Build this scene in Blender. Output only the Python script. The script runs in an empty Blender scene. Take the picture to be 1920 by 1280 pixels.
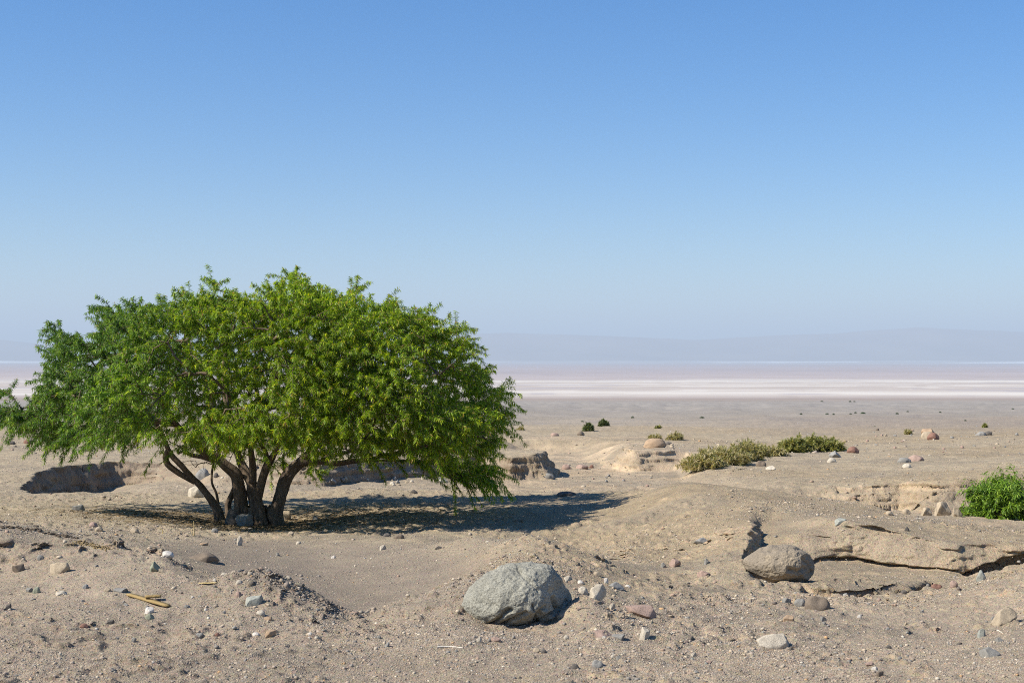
import bpy, math, random
import numpy as np
from mathutils import Vector
S = bpy.context.scene
C = S.collection
R = math.radians
PI = math.pi

# ------------------------------------------------------------------ camera
F = 1920 * 50 / 36.0          # focal length in photo pixels
HZ = 675.0                    # horizon row of the photo
CZ = 1.7                      # eye height
cam_d = bpy.data.cameras.new('camera')
cam_d.lens = 50; cam_d.sensor_width = 36
cam_d.shift_y = (HZ - 640) / 1920.0
cam_d.clip_start = 0.1; cam_d.clip_end = 200000
cam_d.dof.use_dof = True; cam_d.dof.focus_distance = 14.0; cam_d.dof.aperture_fstop = 6.3
cam = bpy.data.objects.new('camera', cam_d); C.objects.link(cam)
cam.location = (0, 0, CZ); cam.rotation_euler = (R(90), 0, 0)
S.camera = cam

# ------------------------------------------------------------------ world, sun, exposure
SUN_EL, SUN_BACK = 43.0, 20.0        # elevation; degrees behind the camera from due left
w = bpy.data.worlds.new('World'); S.world = w; w.use_nodes = True
nt = w.node_tree
bg = nt.nodes['Background']
sky = nt.nodes.new('ShaderNodeTexSky'); sky.sky_type = 'NISHITA'; sky.sun_disc = False
sdx, sdy, sdz = -math.cos(R(SUN_BACK)) * math.cos(R(SUN_EL)), -math.sin(R(SUN_BACK)) * math.cos(R(SUN_EL)), math.sin(R(SUN_EL))
sky.sun_elevation = R(SUN_EL)
sky.sun_rotation = math.atan2(sdx, sdy)
sky.altitude = 2300; sky.air_density = 1.35; sky.dust_density = 1.2; sky.ozone_density = 5.5
hs = nt.nodes.new('ShaderNodeHueSaturation'); hs.inputs['Saturation'].default_value = 1.42; hs.inputs['Hue'].default_value = .506
nt.links.new(sky.outputs[0], hs.inputs['Color']); nt.links.new(hs.outputs[0], bg.inputs[0]); bg.inputs[1].default_value = 0.078
sl = bpy.data.lights.new('sun', 'SUN'); sl.energy = 4.4; sl.angle = R(0.53); sl.color = (1.0, 0.95, 0.87)
so = bpy.data.objects.new('sun', sl); C.objects.link(so)
so.rotation_euler = Vector((sdx, sdy, sdz)).to_track_quat('Z', 'Y').to_euler()
S.view_settings.view_transform = 'Standard'; S.view_settings.look = 'None'
S.view_settings.gamma = 1.0; S.view_settings.exposure = 0.85
w.cycles.sampling_method = 'NONE'
S.cycles.use_denoising = False; S.cycles.pixel_filter_type = 'BLACKMAN_HARRIS'; S.cycles.filter_width = 1.0
S.cycles.max_bounces = 8; S.cycles.volume_bounces = 0; S.cycles.transparent_max_bounces = 8
S.cycles.use_adaptive_sampling = False

# ------------------------------------------------------------------ helpers
def W(px, py, d):
    return np.array(((px - 960) / F * d, d, CZ - (py - HZ) / F * d))
def tag(o, label=None, cat=None, group=None, kind=None):
    if label: o['label'] = label
    if cat: o['category'] = cat
    if group: o['group'] = group
    if kind: o['kind'] = kind
    return o
def mesh_obj(name, V, faces, mat=None, parent=None, smooth=True, loc=None, cols=None, nper=None):
    """V (n,3); faces: int array (m,k) all same size"""
    me = bpy.data.meshes.new(name)
    V = np.asarray(V, dtype=np.float32); faces = np.asarray(faces, dtype=np.int32)
    m, k = faces.shape
    me.vertices.add(len(V)); me.vertices.foreach_set('co', V.ravel())
    me.loops.add(m * k); me.loops.foreach_set('vertex_index', faces.ravel())
    me.polygons.add(m)
    me.polygons.foreach_set('loop_start', np.arange(0, m * k, k, dtype=np.int32))
    me.polygons.foreach_set('loop_total', np.full(m, k, dtype=np.int32))
    if smooth: me.polygons.foreach_set('use_smooth', np.ones(m, dtype=bool))
    me.update(calc_edges=True)
    if cols is not None:
        a = me.color_attributes.new('col', 'FLOAT_COLOR', 'POINT')
        c4 = np.ones((len(V), 4), dtype=np.float32); c4[:, :3] = cols
        a.data.foreach_set('color', c4.ravel())
    if mat: me.materials.append(mat)
    o = bpy.data.objects.new(name, me); C.objects.link(o)
    if parent: o.parent = parent
    if loc is not None: o.location = loc
    return o
def empty(name, loc):
    o = bpy.data.objects.new(name, None); C.objects.link(o); o.location = loc; o.empty_display_size = .2
    return o
rng = np.random.default_rng(7)

def hsh(ix, iy, iz, seed):
    h = (ix.astype(np.int64) * 374761393 + iy.astype(np.int64) * 668265263 + iz * 1274126177 + seed * 974634777) & 0xFFFFFFFF
    h = ((h ^ (h >> 13)) * 1274126177) & 0xFFFFFFFF
    h = ((h ^ (h >> 16)) * 2246822519) & 0xFFFFFFFF
    return ((h ^ (h >> 15)) & 0xFFFFFF) / 8388607.5 - 1.0
def n2(x, y, seed=0):
    ix, iy = np.floor(x), np.floor(y); fx, fy = x - ix, y - iy
    ux, uy = fx * fx * fx * (fx * (fx * 6 - 15) + 10), fy * fy * fy * (fy * (fy * 6 - 15) + 10)
    ix = ix.astype(np.int64); iy = iy.astype(np.int64)
    a, b, c, d = hsh(ix, iy, 0, seed), hsh(ix + 1, iy, 0, seed), hsh(ix, iy + 1, 0, seed), hsh(ix + 1, iy + 1, 0, seed)
    return (a * (1 - ux) + b * ux) * (1 - uy) + (c * (1 - ux) + d * ux) * uy
def fbm2(x, y, oct=4, seed=0, gain=.5):
    s = 0; a = 1; t = 0
    for i in range(oct):
        s = s + a * n2(x * 2 ** i + i * 17.3, y * 2 ** i - i * 9.1, seed + i); t += a; a *= gain
    return s / t
def n3(x, y, z, seed=0):
    ix, iy, iz = np.floor(x), np.floor(y), np.floor(z); fx, fy, fz = x - ix, y - iy, z - iz
    ux, uy, uz = [f * f * (3 - 2 * f) for f in (fx, fy, fz)]
    ix = ix.astype(np.int64); iy = iy.astype(np.int64); iz = iz.astype(np.int64)
    r = 0
    for i in (0, 1):
        for j in (0, 1):
            for k in (0, 1):
                r = r + hsh(ix + i, iy + j, iz + k, seed) * (ux if i else 1 - ux) * (uy if j else 1 - uy) * (uz if k else 1 - uz)
    return r
def fbm3(P, oct=4, seed=0, gain=.5):
    s = 0; a = 1; t = 0
    for i in range(oct):
        s = s + a * n3(P[:, 0] * 2 ** i + 5.1 * i, P[:, 1] * 2 ** i + 3.3 * i, P[:, 2] * 2 ** i - 7.7 * i, seed + i); t += a; a *= gain
    return s / t
def sstep(a, b, x):
    t = np.clip((x - a) / (b - a), 0, 1); return t * t * (3 - 2 * t)

# ------------------------------------------------------------------ terrain height
def zp(d, py): return CZ - (py - HZ) / F * d
def pz(d, z): return HZ + (CZ - z) / d * F
ALLPX = (-300, 0, 300, 600, 900, 1200, 1500, 1800, 2250)
BP = [  # (px, distance, py) seen surfaces
 (-300,11,1090),(0,11,1085),(0,12.5,985),(-300,12.5,965),(150,12,1013),(300,11.2,1048),(440,10.4,1106),(560,10.0,1132),(690,9.5,1176),
 (300,13,1030),(440,12,1085),(560,11.3,1118),(600,10.8,1150),(690,10.5,1150),(760,9.9,1141),(830,10.2,1115),(870,10.4,1098),(760,11.5,1125),(850,12,1090),
 (600,12.5,1100),(500,13,1070),(600,14.5,1050),(750,13,1080),(880,13.2,1040),(900,13.8,1009),(750,15.5,1011),(620,16,1012),(1000,12.8,1010),(1060,12.5,1020),
 (1130,12,1055),(1200,11.3,1092),(1260,10.6,1125),(950,11.5,1050),(1000,10.5,1100),(1100,10.5,1110),(1100,9.5,1160),(950,9.2,1182),(1100,17.5,1000),(1200,13.5,1060),(1260,11.5,1100),
 (500,20,988),(300,20,965),(500,17.5,1003),(230,24,932),(500,24.3,929),(800,24.2,926),(1000,24,925),(1150,23,922),(700,20,968),(900,20,965),(900,17.5,1000),(700,17.5,1004),
 (1000,20,955),(1100,20,950),(1190,20.5,935),(0,19,965),(0,23,935),(-300,20,950),(50,24,929),(150,20,957),(150,16,990),
 (0,26,905),(60,28,880),(200,30.2,866),(400,30.5,862),(560,28.5,866),(700,29.6,862),(850,31.6,856),(1000,29.9,852),(-300,27,890),
 (0,34,852),(200,35,848),(700,35,840),(960,36,838),(0,44,822),(400,44,822),(800,44,822),(1050,46,821),(1200,46,822),(1190,34,842),
 (1300,20,908),(1240,20.5,914),(1300,18,935),(1250,17,985),(1330,16,990),(1390,16.8,955),(1420,15.3,985),(1300,14.5,1050),(1375,13.4,1036),(1394,14.4,1004),(1200,15.5,1030),(1350,12,1100),
 (1400,21,922),(1480,20.5,928),(1560,19.5,940),(1700,17.6,975),(1920,16.4,1000),(2300,15,1030),(1480,17,955),(1480,15.8,972),(1550,15.1,974),(1550,17,960),(1700,14.9,994),
 (1850,14.7,1017),(1920,14.6,1022),(2300,14.2,1030),(1463,12.2,1095),(1600,12.2,1111),(1700,12.6,1097),(1790,13,1087),(1600,11,1130),(1500,10,1160),(1700,11,1130),(1800,11,1110),
 (1870,12,1072),(1920,12.2,1057),(2200,12,1050),(1920,10,1140),(1800,9.5,1190),(1500,9,1210),(1300,9.8,1170),(1300,8.8,1215),
 (1430,27,895),(1560,26,910),(1700,25.5,903),(1830,25.3,896),(1920,25.2,893),(2300,25,890),(1400,33,865),(1700,33,860),(1920,33,855),(1290,35,842),(1400,42,835),(1700,42,830),(1920,42,826),
 (2300,33,855),(2300,42,826),(-300,34,852),(-300,44,822)]
BZ = [(0,9.5,.03),(-300,9.5,.05),(300,9.5,.02),(600,9,0),(900,8.8,0),(1200,8.8,-.03),(1700,8.3,-.04),
 (0,14.5,-.05),(150,14,-.05),(-300,15,0),(300,12,0),(440,11.3,-.1),(900,15.5,-.4),(1000,14.5,-.35),(1060,14.3,-.33),(1130,14,-.3),(1200,12.3,-.2),
 (1300,22.5,-.35),(1920,13.2,-.33),(2300,13.2,-.33),(1150,26,-.6),(1300,27,-.6)]
for p in ALLPX:
    BZ += [(p, 6.8, 0), (p, 7.6, 0)]
    BP += [(p, 60, 801), (p, 72, 794)]
for p in (-300, 2250): BZ += [(p, 8.5, 0.02)]
_P = np.array([(p, d, y) for p, d, y in BP] + [(p, d, pz(d, z)) for p, d, z in BZ], dtype=float)
KD = 1300.0
def _q(px, d): return np.stack([px / 300.0, np.log(d) * KD / 300.0], -1)
def _k(r2): return 0.5 * r2 * np.log(r2 + 1e-9)
_Q = _q(_P[:, 0], _P[:, 1]); _n = len(_Q)
_A = _k(((_Q[:, None] - _Q[None]) ** 2).sum(-1)) + np.eye(_n) * 0.004
_B = np.concatenate([np.ones((_n, 1)), _Q], 1)
_M = np.block([[_A, _B], [_B.T, np.zeros((3, 3))]])
_target = (_P[:, 2] - HZ) * _P[:, 1]              # proportional to the drop below the eye
_w = np.linalg.solve(_M, np.concatenate([_target, np.zeros(3)]))
def base_near(px, d):
    out = np.empty(len(px))
    for i in range(0, len(px), 60000):
        q = _q(px[i:i + 60000], d[i:i + 60000])
        r2 = (q[:, None, 0] - _Q[None, :, 0]) ** 2 + (q[:, None, 1] - _Q[None, :, 1]) ** 2
        out[i:i + 60000] = _k(r2) @ _w[:_n] + _w[_n] + q @ _w[_n + 1:]
    return CZ - out / F
_prof_d = np.array([45, 60, 80, 110, 160, 350, 900, 3500, 5500, 9000, 22000, 25000, 30000, 60000], float)
_prof_z = np.array([zp(45, 822), zp(60, 801), zp(80, 791), zp(110, 781), zp(160, 771), zp(350, 757), zp(900, 745.5), zp(3500, 712), zp(3500, 712), zp(3500, 712), -44, -24, 20, 60])

def poly_xy(pts): return np.array([((p - 960) / F * d, d) for p, d in pts])
def sdf(poly, x, y):
    """signed distance, positive inside"""
    n = len(poly); dmin = np.full(x.shape, 1e18); ins = np.zeros(x.shape, bool)
    for i in range(n):
        ax, ay = poly[i]; bx, by = poly[(i + 1) % n]
        ex, ey = bx - ax, by - ay; wx, wy = x - ax, y - ay
        t = np.clip((wx * ex + wy * ey) / (ex * ex + ey * ey + 1e-12), 0, 1)
        dmin = np.minimum(dmin, (wx - ex * t) ** 2 + (wy - ey * t) ** 2)
        c = ((ay > y) != (by > y)) & (x < ex * (y - ay) / (by - ay + 1e-12) + ax)
        ins ^= c
    return np.where(ins, 1, -1) * np.sqrt(dmin)
WASH = poly_xy([(48,24.3),(230,24.5),(500,24.7),(800,24.6),(1000,24.3),(1150,23.3),(1200,22.9),(1300,22.1),(1400,21.8),(1500,21),(1600,20),(1700,18.4),(1800,17.7),(1920,17),(2500,15.5),
 (2500,26),(1920,25),(1830,25.2),(1750,25.1),(1690,25.6),(1600,25.5),(1500,26.5),(1430,28.5),(1350,32),(1290,34.3),(1190,33.2),(1183,38),(1190,43),(1100,45),(1000,45.3),(930,45),(900,40),(960,34.5),
 (1022,31.5),(1015,29.8),(960,29.6),(915,30.0),(905,32),(850,31.4),(700,29.4),(600,28),(540,28.2),(430,29.8),(310,30.3),(200,30.1),(110,28.6),(60,26.8),(44,25)])
G_LEFT = [(1404,11.9),(1396,12.8),(1398,14),(1404,15.3),(1409,16.6)]
G_BACK = [(1409,16.6),(1450,17.1),(1500,16.2),(1540,15.5),(1590,15.1),(1650,14.9),(1720,14.65),(1790,14.5),(1860,14.6),(1920,14.7),(2400,14.7)]
G_FRONT = [(2400,12.8),(1920,13.2),(1860,13.0),(1790,12.9),(1700,12.4),(1600,12.0),(1500,11.8),(1404,11.9)]
GULLY = poly_xy(G_LEFT + G_BACK[1:] + G_FRONT[:-1])
def pdist(pts, x, y):
    p = poly_xy(pts); dm = np.full(x.shape, 1e9)
    for (ax, ay), (bx, by) in zip(p[:-1], p[1:]):
        ex, ey = bx - ax, by - ay; t = np.clip(((x - ax) * ex + (y - ay) * ey) / (ex * ex + ey * ey), 0, 1)
        dm = np.minimum(dm, np.hypot(x - ax - ex * t, y - ay - ey * t))
    return dm
STEP = poly_xy([(1498,12.35),(1530,12.2),(1570,12.12),(1620,12.3),(1680,12.6),(1745,12.95),(1770,12.85),(1740,12.2),(1600,11.6),(1500,11.7)])
SMOOTH = poly_xy([(330,13.5),(440,11.6),(600,10.8),(700,10.3),(860,11.8),(880,13),(740,15.2),(560,16),(400,16)])
def terrain(x, y, detail=True):
    """height, mask dict for world x, y (flat arrays)"""
    r = np.hypot(x, y); th = np.arctan2(x, y)
    thc = np.clip(th, -R(27), R(27))
    px = 960 + F * np.tan(thc); d = np.where(np.abs(th) < R(27), y, r * math.cos(R(27)))
    d = np.maximum(d, 0.2)
    z = np.zeros_like(x)
    nr = (d > 5.5) & (d < 75)
    z[nr] = base_near(px[nr], d[nr])
    prof = np.interp(np.log(d), np.log(_prof_d), _prof_z)
    # keep the profile linear in z between its far knots
    prof = np.where(d > 45, np.interp(d, _prof_d, _prof_z), prof)
    z = z * (1 - sstep(math.log(48), math.log(68), np.log(d))) + prof * sstep(math.log(48), math.log(68), np.log(d))
    nb = 1 - sstep(6, 7.4, d); z = z * (1 - nb)
    # sand banked against the granite boulder
    z = z + .115 * np.exp(-((x - .49) / .17) ** 2 - ((y - 9.52) / .30) ** 2) + .035 * np.exp(-((x + .36) / .14) ** 2 - ((y - 9.5) / .2) ** 2)
    z = z + .05 * np.exp(-((x - 1.98) / .22) ** 2 - ((y - 12.25) / .18) ** 2)
    hx, hy = (x + 1.76) / .50, (y - 9.95) / .40
    z = z + .135 * np.exp(-(np.hypot(hx, hy) ** 2.6)) * (1 + .25 * fbm2(x * 3, y * 3, 3, 58))
    m = {}
    wm = np.zeros_like(x); gm = np.zeros_like(x); st = np.zeros_like(x); sm = np.zeros_like(x)
    box = (y > 9) & (y < 50) & (np.abs(x) < 20)
    xb, yb = x[box], y[box]; pb = px[box]; zb = z[box].copy()
    wob = fbm2(xb * .9, yb * .9, 3, 11) * .26
    s = sdf(WASH, xb, yb) + wob
    ramp = np.exp(-(((pb - 1400) / 110) ** 2) - ((yb - 28.5) / 4.5) ** 2)
    back = np.exp(-(((pb - 1090) / 200) ** 2) - ((yb - 43) / 7) ** 2)
    litramp = np.exp(-(((pb - 400) / 85) ** 2) - ((yb - 30) / 2.5) ** 2)
    front = (yb < 24.8) * .25
    rightw = sstep(1380, 1480, pb)
    wd = .24 + .1 * fbm2(xb * 1.5, yb * 1.5, 2, 5) + rightw * .26 + front + ramp * 4.5 + back * 1.6 + litramp * 2.0
    fz = np.where(pb < 1420, np.interp(yb, [22, 25, 27, 29, 31, 36, 45], [-.68, -.70, -.74, -.80, -.83, -.94, -1.25]),
                  np.interp(yb, [16, 20, 22, 24.5, 26, 30], [-.52, -.62, -.74, -.95, -.97, -.8]))
    fz2 = np.interp(yb, [22, 25, 27, 29, 31, 36, 45], [-.68, -.70, -.74, -.80, -.83, -.94, -1.25])
    fz = np.where(pb < 1420, fz, fz2 + (fz - fz2) * sstep(1420, 1560, pb))
    fz = fz - .22 * (1 - sstep(180, 300, pb)) + fbm2(xb * .9, yb * .9, 4, 21) * .05
    k = np.clip(s / np.maximum(wd, .06), 0, 1)
    # stratified banks: short treads between steep risers
    k2 = k * .55 + .45 * (np.floor(k * 3) + sstep(.25, .75, k * 3 % 1)) / 3
    k2 = np.where(wd > .8, sstep(0, 1, k), k2)
    zb = zb + (np.minimum(fz, zb) - zb) * k2
    wm[box] = k2
    gn = fbm2(xb * 2.2, yb * 2.2, 4, 31)
    ins = np.clip((sdf(GULLY, xb, yb) + gn * .05) / .05, 0, 1)
    slp = 1 - sstep(1425, 1600, pb)
    wb = .34 + .12 * fbm2(xb * 1.5, yb * 1.5, 2, 6) + slp * 1.25
    kbk = np.clip((pdist(G_BACK, xb, yb) + gn * .08 * (1 - slp)) / wb, 0, 1)
    kfr = sstep(0, .6, pdist(G_FRONT, xb, yb)); klf = np.clip((pdist(G_LEFT, xb, yb) + gn * .05) / .12, 0, 1)
    gz = np.interp(yb, [11.7, 12.3, 13, 14, 16, 18], [-.22, -.24, -.33, -.40, -.42, -.44]) + fbm2(xb * 1.7, yb * 1.7, 4, 33) * .025
    k = kbk
    kb = .10 * sstep(.12, .3, k) + .90 * np.clip((k - .05) / .95, 0, 1) ** 1.45          # thin upper ledge, then a bulging face
    kb = kb * (1 - slp) + k * slp
    k2 = kb * kfr * klf * ins
    back = (kbk < 1) & (ins > .5) & (kfr > .9) & (slp < .8)
    gz = gz - .10 * sstep(1750, 1900, pb) * (yb > 13.4)
    zb = zb + (np.minimum(gz, zb) - zb) * k2
    gm[box] = k2
    gk = np.zeros_like(x); gk[box] = np.where(back, k, 0); m['gk'] = gk
    s = sdf(STEP, xb, yb) + fbm2(xb * 5, yb * 5, 3, 35) * .05
    k = sstep(0, .05, s) * sstep(-.01, .25, sdf(STEP, xb, yb - .35)+.3)
    zb = zb - .11 * k
    z[box] = zb; st[box] = k
    sm[box] = sstep(-.5, .4, sdf(SMOOTH, xb, yb) + fbm2(xb, yb, 2, 40) * .3)
    m['wash'] = wm; m['gully'] = gm; m['smooth'] = sm; m['d'] = d; m['px'] = px
    rough = (1 - .85 * sm)
    m['rough'] = rough
    if detail:
        near = 1 - sstep(60, 160, d)
        z = z + near * rough * (fbm2(x * 1.3, y * 1.3, 3, 50) * .035 + fbm2(x * 7, y * 7, 3, 51) * .016)
        lump = np.clip(fbm2(x * 11, y * 11, 2, 52), 0, 1)
        z = z + near * rough * lump * .042 * (1 - sstep(20, 35, d)) * sstep(.0, .35, fbm2(x * .6, y * .6, 2, 53) + .15)
        z = z + .05 * fbm2(x * 1.8, y * 2.6, 3, 56) * np.exp(-(((m['px'] - 790) / 190) ** 2) - ((d - 22.8) / 1.6) ** 2)
        z = z + near * rough * .02 * np.abs(fbm2(x * 3.1, y * 3.1, 3, 57)) * (1 - sstep(24, 34, d))
        cb = np.exp(-((d - 11.6) / .5) ** 2) * (1 - sstep(300, 420, m['px'])) * (d < 14)
        z = z + cb * np.clip(fbm2(x * 5.5, y * 5.5, 3, 59) + .05, 0, 1) * .13
        mid = sstep(40, 60, d) * (1 - sstep(300, 600, d))
        z = z + mid * fbm2(x * .16, y * .16, 4, 55) * np.clip(d, 0, 200) * .0035
        # low drift ripples and crusts
    return z, m
_dm = np.exp(np.linspace(math.log(7.2), math.log(70), 2600))
def hit(px, py):
    """world point where the line through photo pixel (px, py) meets the ground"""
    x = (px - 960) / F * _dm
    z, _ = terrain(x, _dm.copy())
    ray = zp(_dm, py)
    b = np.nonzero(z >= ray)[0]
    i = b[0] if len(b) else len(_dm) - 1
    return np.array((x[i], _dm[i], z[i]))
def ground_z(x, y):
    z, _ = terrain(np.atleast_1d(np.asarray(x, float)), np.atleast_1d(np.asarray(y, float))); return z

# ------------------------------------------------------------------ materials
def mat_new(name):
    m = bpy.data.materials.new(name); m.use_nodes = True
    t = m.node_tree; b = t.nodes['Principled BSDF']; b.inputs['Roughness'].default_value = .9
    b.inputs['Specular IOR Level'].default_value = .25
    return m, t, b
def N(t, ty, **kw):
    n = t.nodes.new(ty)
    for k, v in kw.items():
        if k in n.inputs: n.inputs[k].default_value = v
        else: setattr(n, k, v)
    return n
def noise(t, scale, detail=4, rough=.6, vec=None):
    n = N(t, 'ShaderNodeTexNoise'); n.inputs['Scale'].default_value = scale; n.inputs['Detail'].default_value = detail; n.inputs['Roughness'].default_value = rough
    if vec: t.links.new(vec, n.inputs['Vector'])
    return n.outputs['Fac']
def ramp(t, fac, stops):
    r = t.nodes.new('ShaderNodeValToRGB'); e = r.color_ramp.elements
    while len(e) > 1: e.remove(e[-1])
    e[0].position, e[0].color = stops[0][0], (*stops[0][1], 1)
    for p, c in stops[1:]:
        x = e.new(p); x.color = (*c, 1)
    t.links.new(fac, r.inputs[0]); return r.outputs[0]
def mixc(t, a, b, fac=1.0, mode='MULTIPLY'):
    n = t.nodes.new('ShaderNodeMix'); n.data_type = 'RGBA'; n.blend_type = mode
    for sock, v in ((n.inputs[6], a), (n.inputs[7], b), (n.inputs[0], fac)):
        if hasattr(v, 'links'): t.links.new(v, sock)
        elif isinstance(v, (int, float)): sock.default_value = v
        else: sock.default_value = (*v, 1)
    return n.outputs[2]
def bump(t, b, h, strength=.5, dist=.01, prev=None):
    n = t.nodes.new('ShaderNodeBump'); n.inputs['Strength'].default_value = strength; n.inputs['Distance'].default_value = dist
    t.links.new(h, n.inputs['Height'])
    if prev: t.links.new(prev, n.inputs['Normal'])
    t.links.new(n.outputs[0], b.inputs['Normal']); return n.outputs[0]

def ground_mat():
    m, t, b = mat_new('desert_ground')
    at = N(t, 'ShaderNodeAttribute', attribute_name='col')
    co = t.nodes.new('ShaderNodeTexCoord').outputs['Object']
    f1 = ramp(t, noise(t, 55, 5, .75, co), [(.28, (.60, .59, .58)), (.5, (1, 1, 1)), (.72, (1.34, 1.32, 1.26))])
    f2 = ramp(t, noise(t, 3.2, 5, .6, co), [(.3, (.86, .86, .88)), (.7, (1.12, 1.11, 1.08))])
    v = N(t, 'ShaderNodeTexVoronoi'); v.inputs['Scale'].default_value = 70; t.links.new(co, v.inputs['Vector'])
    sp = mixc(t, (1, 1, 1), v.outputs['Color'], .14)
    sp = mixc(t, sp, (1.08, 1.08, 1.08), 1.0)
    c = mixc(t, at.outputs['Color'], f1); c = mixc(t, c, f2); c = mixc(t, c, sp)
    # far away the fine grain averages out
    cd = t.nodes.new('ShaderNodeSeparateXYZ'); t.links.new(co, cd.inputs[0])
    mr = N(t, 'ShaderNodeMapRange'); mr.inputs['From Min'].default_value = 70; mr.inputs['From Max'].default_value = 160
    t.links.new(cd.outputs['Y'], mr.inputs['Value'])
    c = mixc(t, c, at.outputs['Color'], mr.outputs[0], 'MIX')
    t.links.new(c, b.inputs['Base Color'])
    p = bump(t, b, noise(t, 38, 6, .75, co), .9, .03)
    bump(t, b, v.outputs['Distance'], .35, .012, p)
    b.inputs['Roughness'].default_value = .95; b.inputs['Specular IOR Level'].default_value = .1
    return m
def rock_mat(name, base, speck=.25, scale=60, tint=None, bumps=.6, grain=300):
    m, t, b = mat_new(name)
    co = t.nodes.new('ShaderNodeTexCoord').outputs['Object']
    base = np.array(base); lo = base * .72; hi = np.minimum(base * 1.25, .85)
    c = ramp(t, noise(t, scale * .12, 5, .65, co), [(.3, tuple(lo)), (.5, tuple(base)), (.72, tuple(hi if tint is None else tint))])
    g = ramp(t, noise(t, grain, 3, .8, co), [(.35, (1 - speck * 2,) * 3), (.5, (1, 1, 1)), (.65, (1 + speck * 1.6,) * 3)])
    c = mixc(t, c, g); t.links.new(c, b.inputs['Base Color'])
    p = bump(t, b, noise(t, scale, 6, .7, co), bumps, .02)
    bump(t, b, noise(t, grain, 2, .7, co), bumps * .5, .004, p)
    b.inputs['Roughness'].default_value = .85
    return m
def plain_mat(name, base, var=.3, scale=40, bumps=.5, stretch=None, rough=.85):
    m, t, b = mat_new(name)
    co = t.nodes.new('ShaderNodeTexCoord').outputs['Object']
    if stretch:
        mp = N(t, 'ShaderNodeMapping'); mp.inputs['Scale'].default_value = stretch; t.links.new(co, mp.inputs['Vector']); co = mp.outputs[0]
    base = np.array(base)
    n = noise(t, scale, 5, .7, co)
    c = ramp(t, n, [(.3, tuple(base * (1 - var))), (.7, tuple(base * (1 + var)))])
    t.links.new(c, b.inputs['Base Color']); bump(t, b, n, bumps, .02); b.inputs['Roughness'].default_value = rough
    return m
def leaf_mat(name, trans=.35, tcol=(.45, .60, .05), rough=.5):
    m, t, b = mat_new(name)
    at = N(t, 'ShaderNodeAttribute', attribute_name='col')
    t.links.new(at.outputs['Color'], b.inputs['Base Color']); b.inputs['Roughness'].default_value = rough
    b.inputs['Specular IOR Level'].default_value = .35
    tr = t.nodes.new('ShaderNodeBsdfTranslucent')
    tc = mixc(t, at.outputs['Color'], (2.0, 1.9, .8)); t.links.new(tc, tr.inputs[0])
    mx = t.nodes.new('ShaderNodeMixShader'); mx.inputs[0].default_value = trans
    t.links.new(b.outputs[0], mx.inputs[1]); t.links.new(tr.outputs[0], mx.inputs[2])
    t.links.new(mx.outputs[0], t.nodes['Material Output'].inputs[0]); return m

# ------------------------------------------------------------------ ground mesh
def lin(a, b, n): return np.linspace(a, b, n, endpoint=False)
rr = np.concatenate([np.exp(lin(math.log(.3), math.log(7), 36)), np.exp(lin(math.log(7), math.log(11.5), 300)), np.exp(lin(math.log(11.5), math.log(14.3), 200)), np.exp(lin(math.log(14.3), math.log(15.5), 260)), np.exp(lin(math.log(15.5), math.log(16), 30)),
                     np.exp(lin(math.log(16), math.log(24), 190)), np.exp(lin(math.log(24), math.log(34), 400)), np.exp(lin(math.log(34), math.log(50), 150)),
                     np.exp(lin(math.log(50), math.log(400), 230)), np.exp(lin(math.log(400), math.log(60000), 90)), [60000.]])
tt = np.concatenate([lin(-PI, -R(30), 40), lin(-R(30), -R(21.5), 40), lin(-R(21.5), R(21.5), 950), lin(R(21.5), R(30), 40), lin(R(30), PI, 40)])
TT, RR = np.meshgrid(tt, rr)
gx = (np.sin(TT) * RR).ravel(); gy = (np.cos(TT) * RR).ravel()
gz, gm = terrain(gx, gy)
nR, nT = RR.shape
# bank faces: push ledges and undercuts sideways where the ground is steep
Z = gz.reshape(nR, nT); X = gx.reshape(nR, nT); Y = gy.reshape(nR, nT)
dZr = np.gradient(Z, axis=0) / np.maximum(np.gradient(RR, axis=0), 1e-6)
dZt = np.gradient(Z, axis=1) / np.maximum(RR * np.gradient(TT, axis=1), 1e-6)
slope = np.hypot(dZr, dZt)
st = sstep(.5, 1.4, slope) * ((RR > 9) & (RR < 50))
ex = np.sin(TT) * dZr + np.cos(TT) * dZt; ey = np.cos(TT) * dZr - np.sin(TT) * dZt
en = np.maximum(np.hypot(ex, ey), 1e-6); ex, ey = -ex / en, -ey / en          # downhill direction
P3 = np.stack([X.ravel() * 2.6, Y.ravel() * 2.6, Z.ravel() * 5.5], -1)
sel = np.nonzero(st.ravel() > .01)[0]
dis = np.zeros(nR * nT)
q = P3[sel]
gsel = (gm['gk'][sel] > 0)
dis[sel] = np.where(gsel, n3(q[:, 0] * 1.5, q[:, 1] * 1.5, q[:, 2] * .9, 66) * .10 * st.ravel()[sel], 0) + np.where(gsel, .5, .8) * (fbm3(q, 4, 60, .6) * .15 + fbm3(q * np.array([.35, .35, 4.5]), 2, 61) * .09 + np.abs(fbm3(q * 2.2, 2, 62)) * .08 - .03) * st.ravel()[sel]
gk = gm['gk']; pxa = gm['px']; inb = (gk > 0) & (gk < 1)
uth = np.interp(pxa, [1800, 1850, 1940], [1.0, .66, .22])
und = sstep(uth, uth + .12, gk) * (1 - sstep(.97, 1.0, gk)) * .36 * (pxa > 1800)
wv1 = .06 * fbm2(gx * 2.2, gy * 0, 3, 64); mk1 = sstep(-.05, .15, fbm2(gx * 1.3, gy * 0 + 3, 2, 63)); mk2 = sstep(-.0, .2, fbm2(gx * 1.3, gy * 0 + 9, 2, 65))
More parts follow.
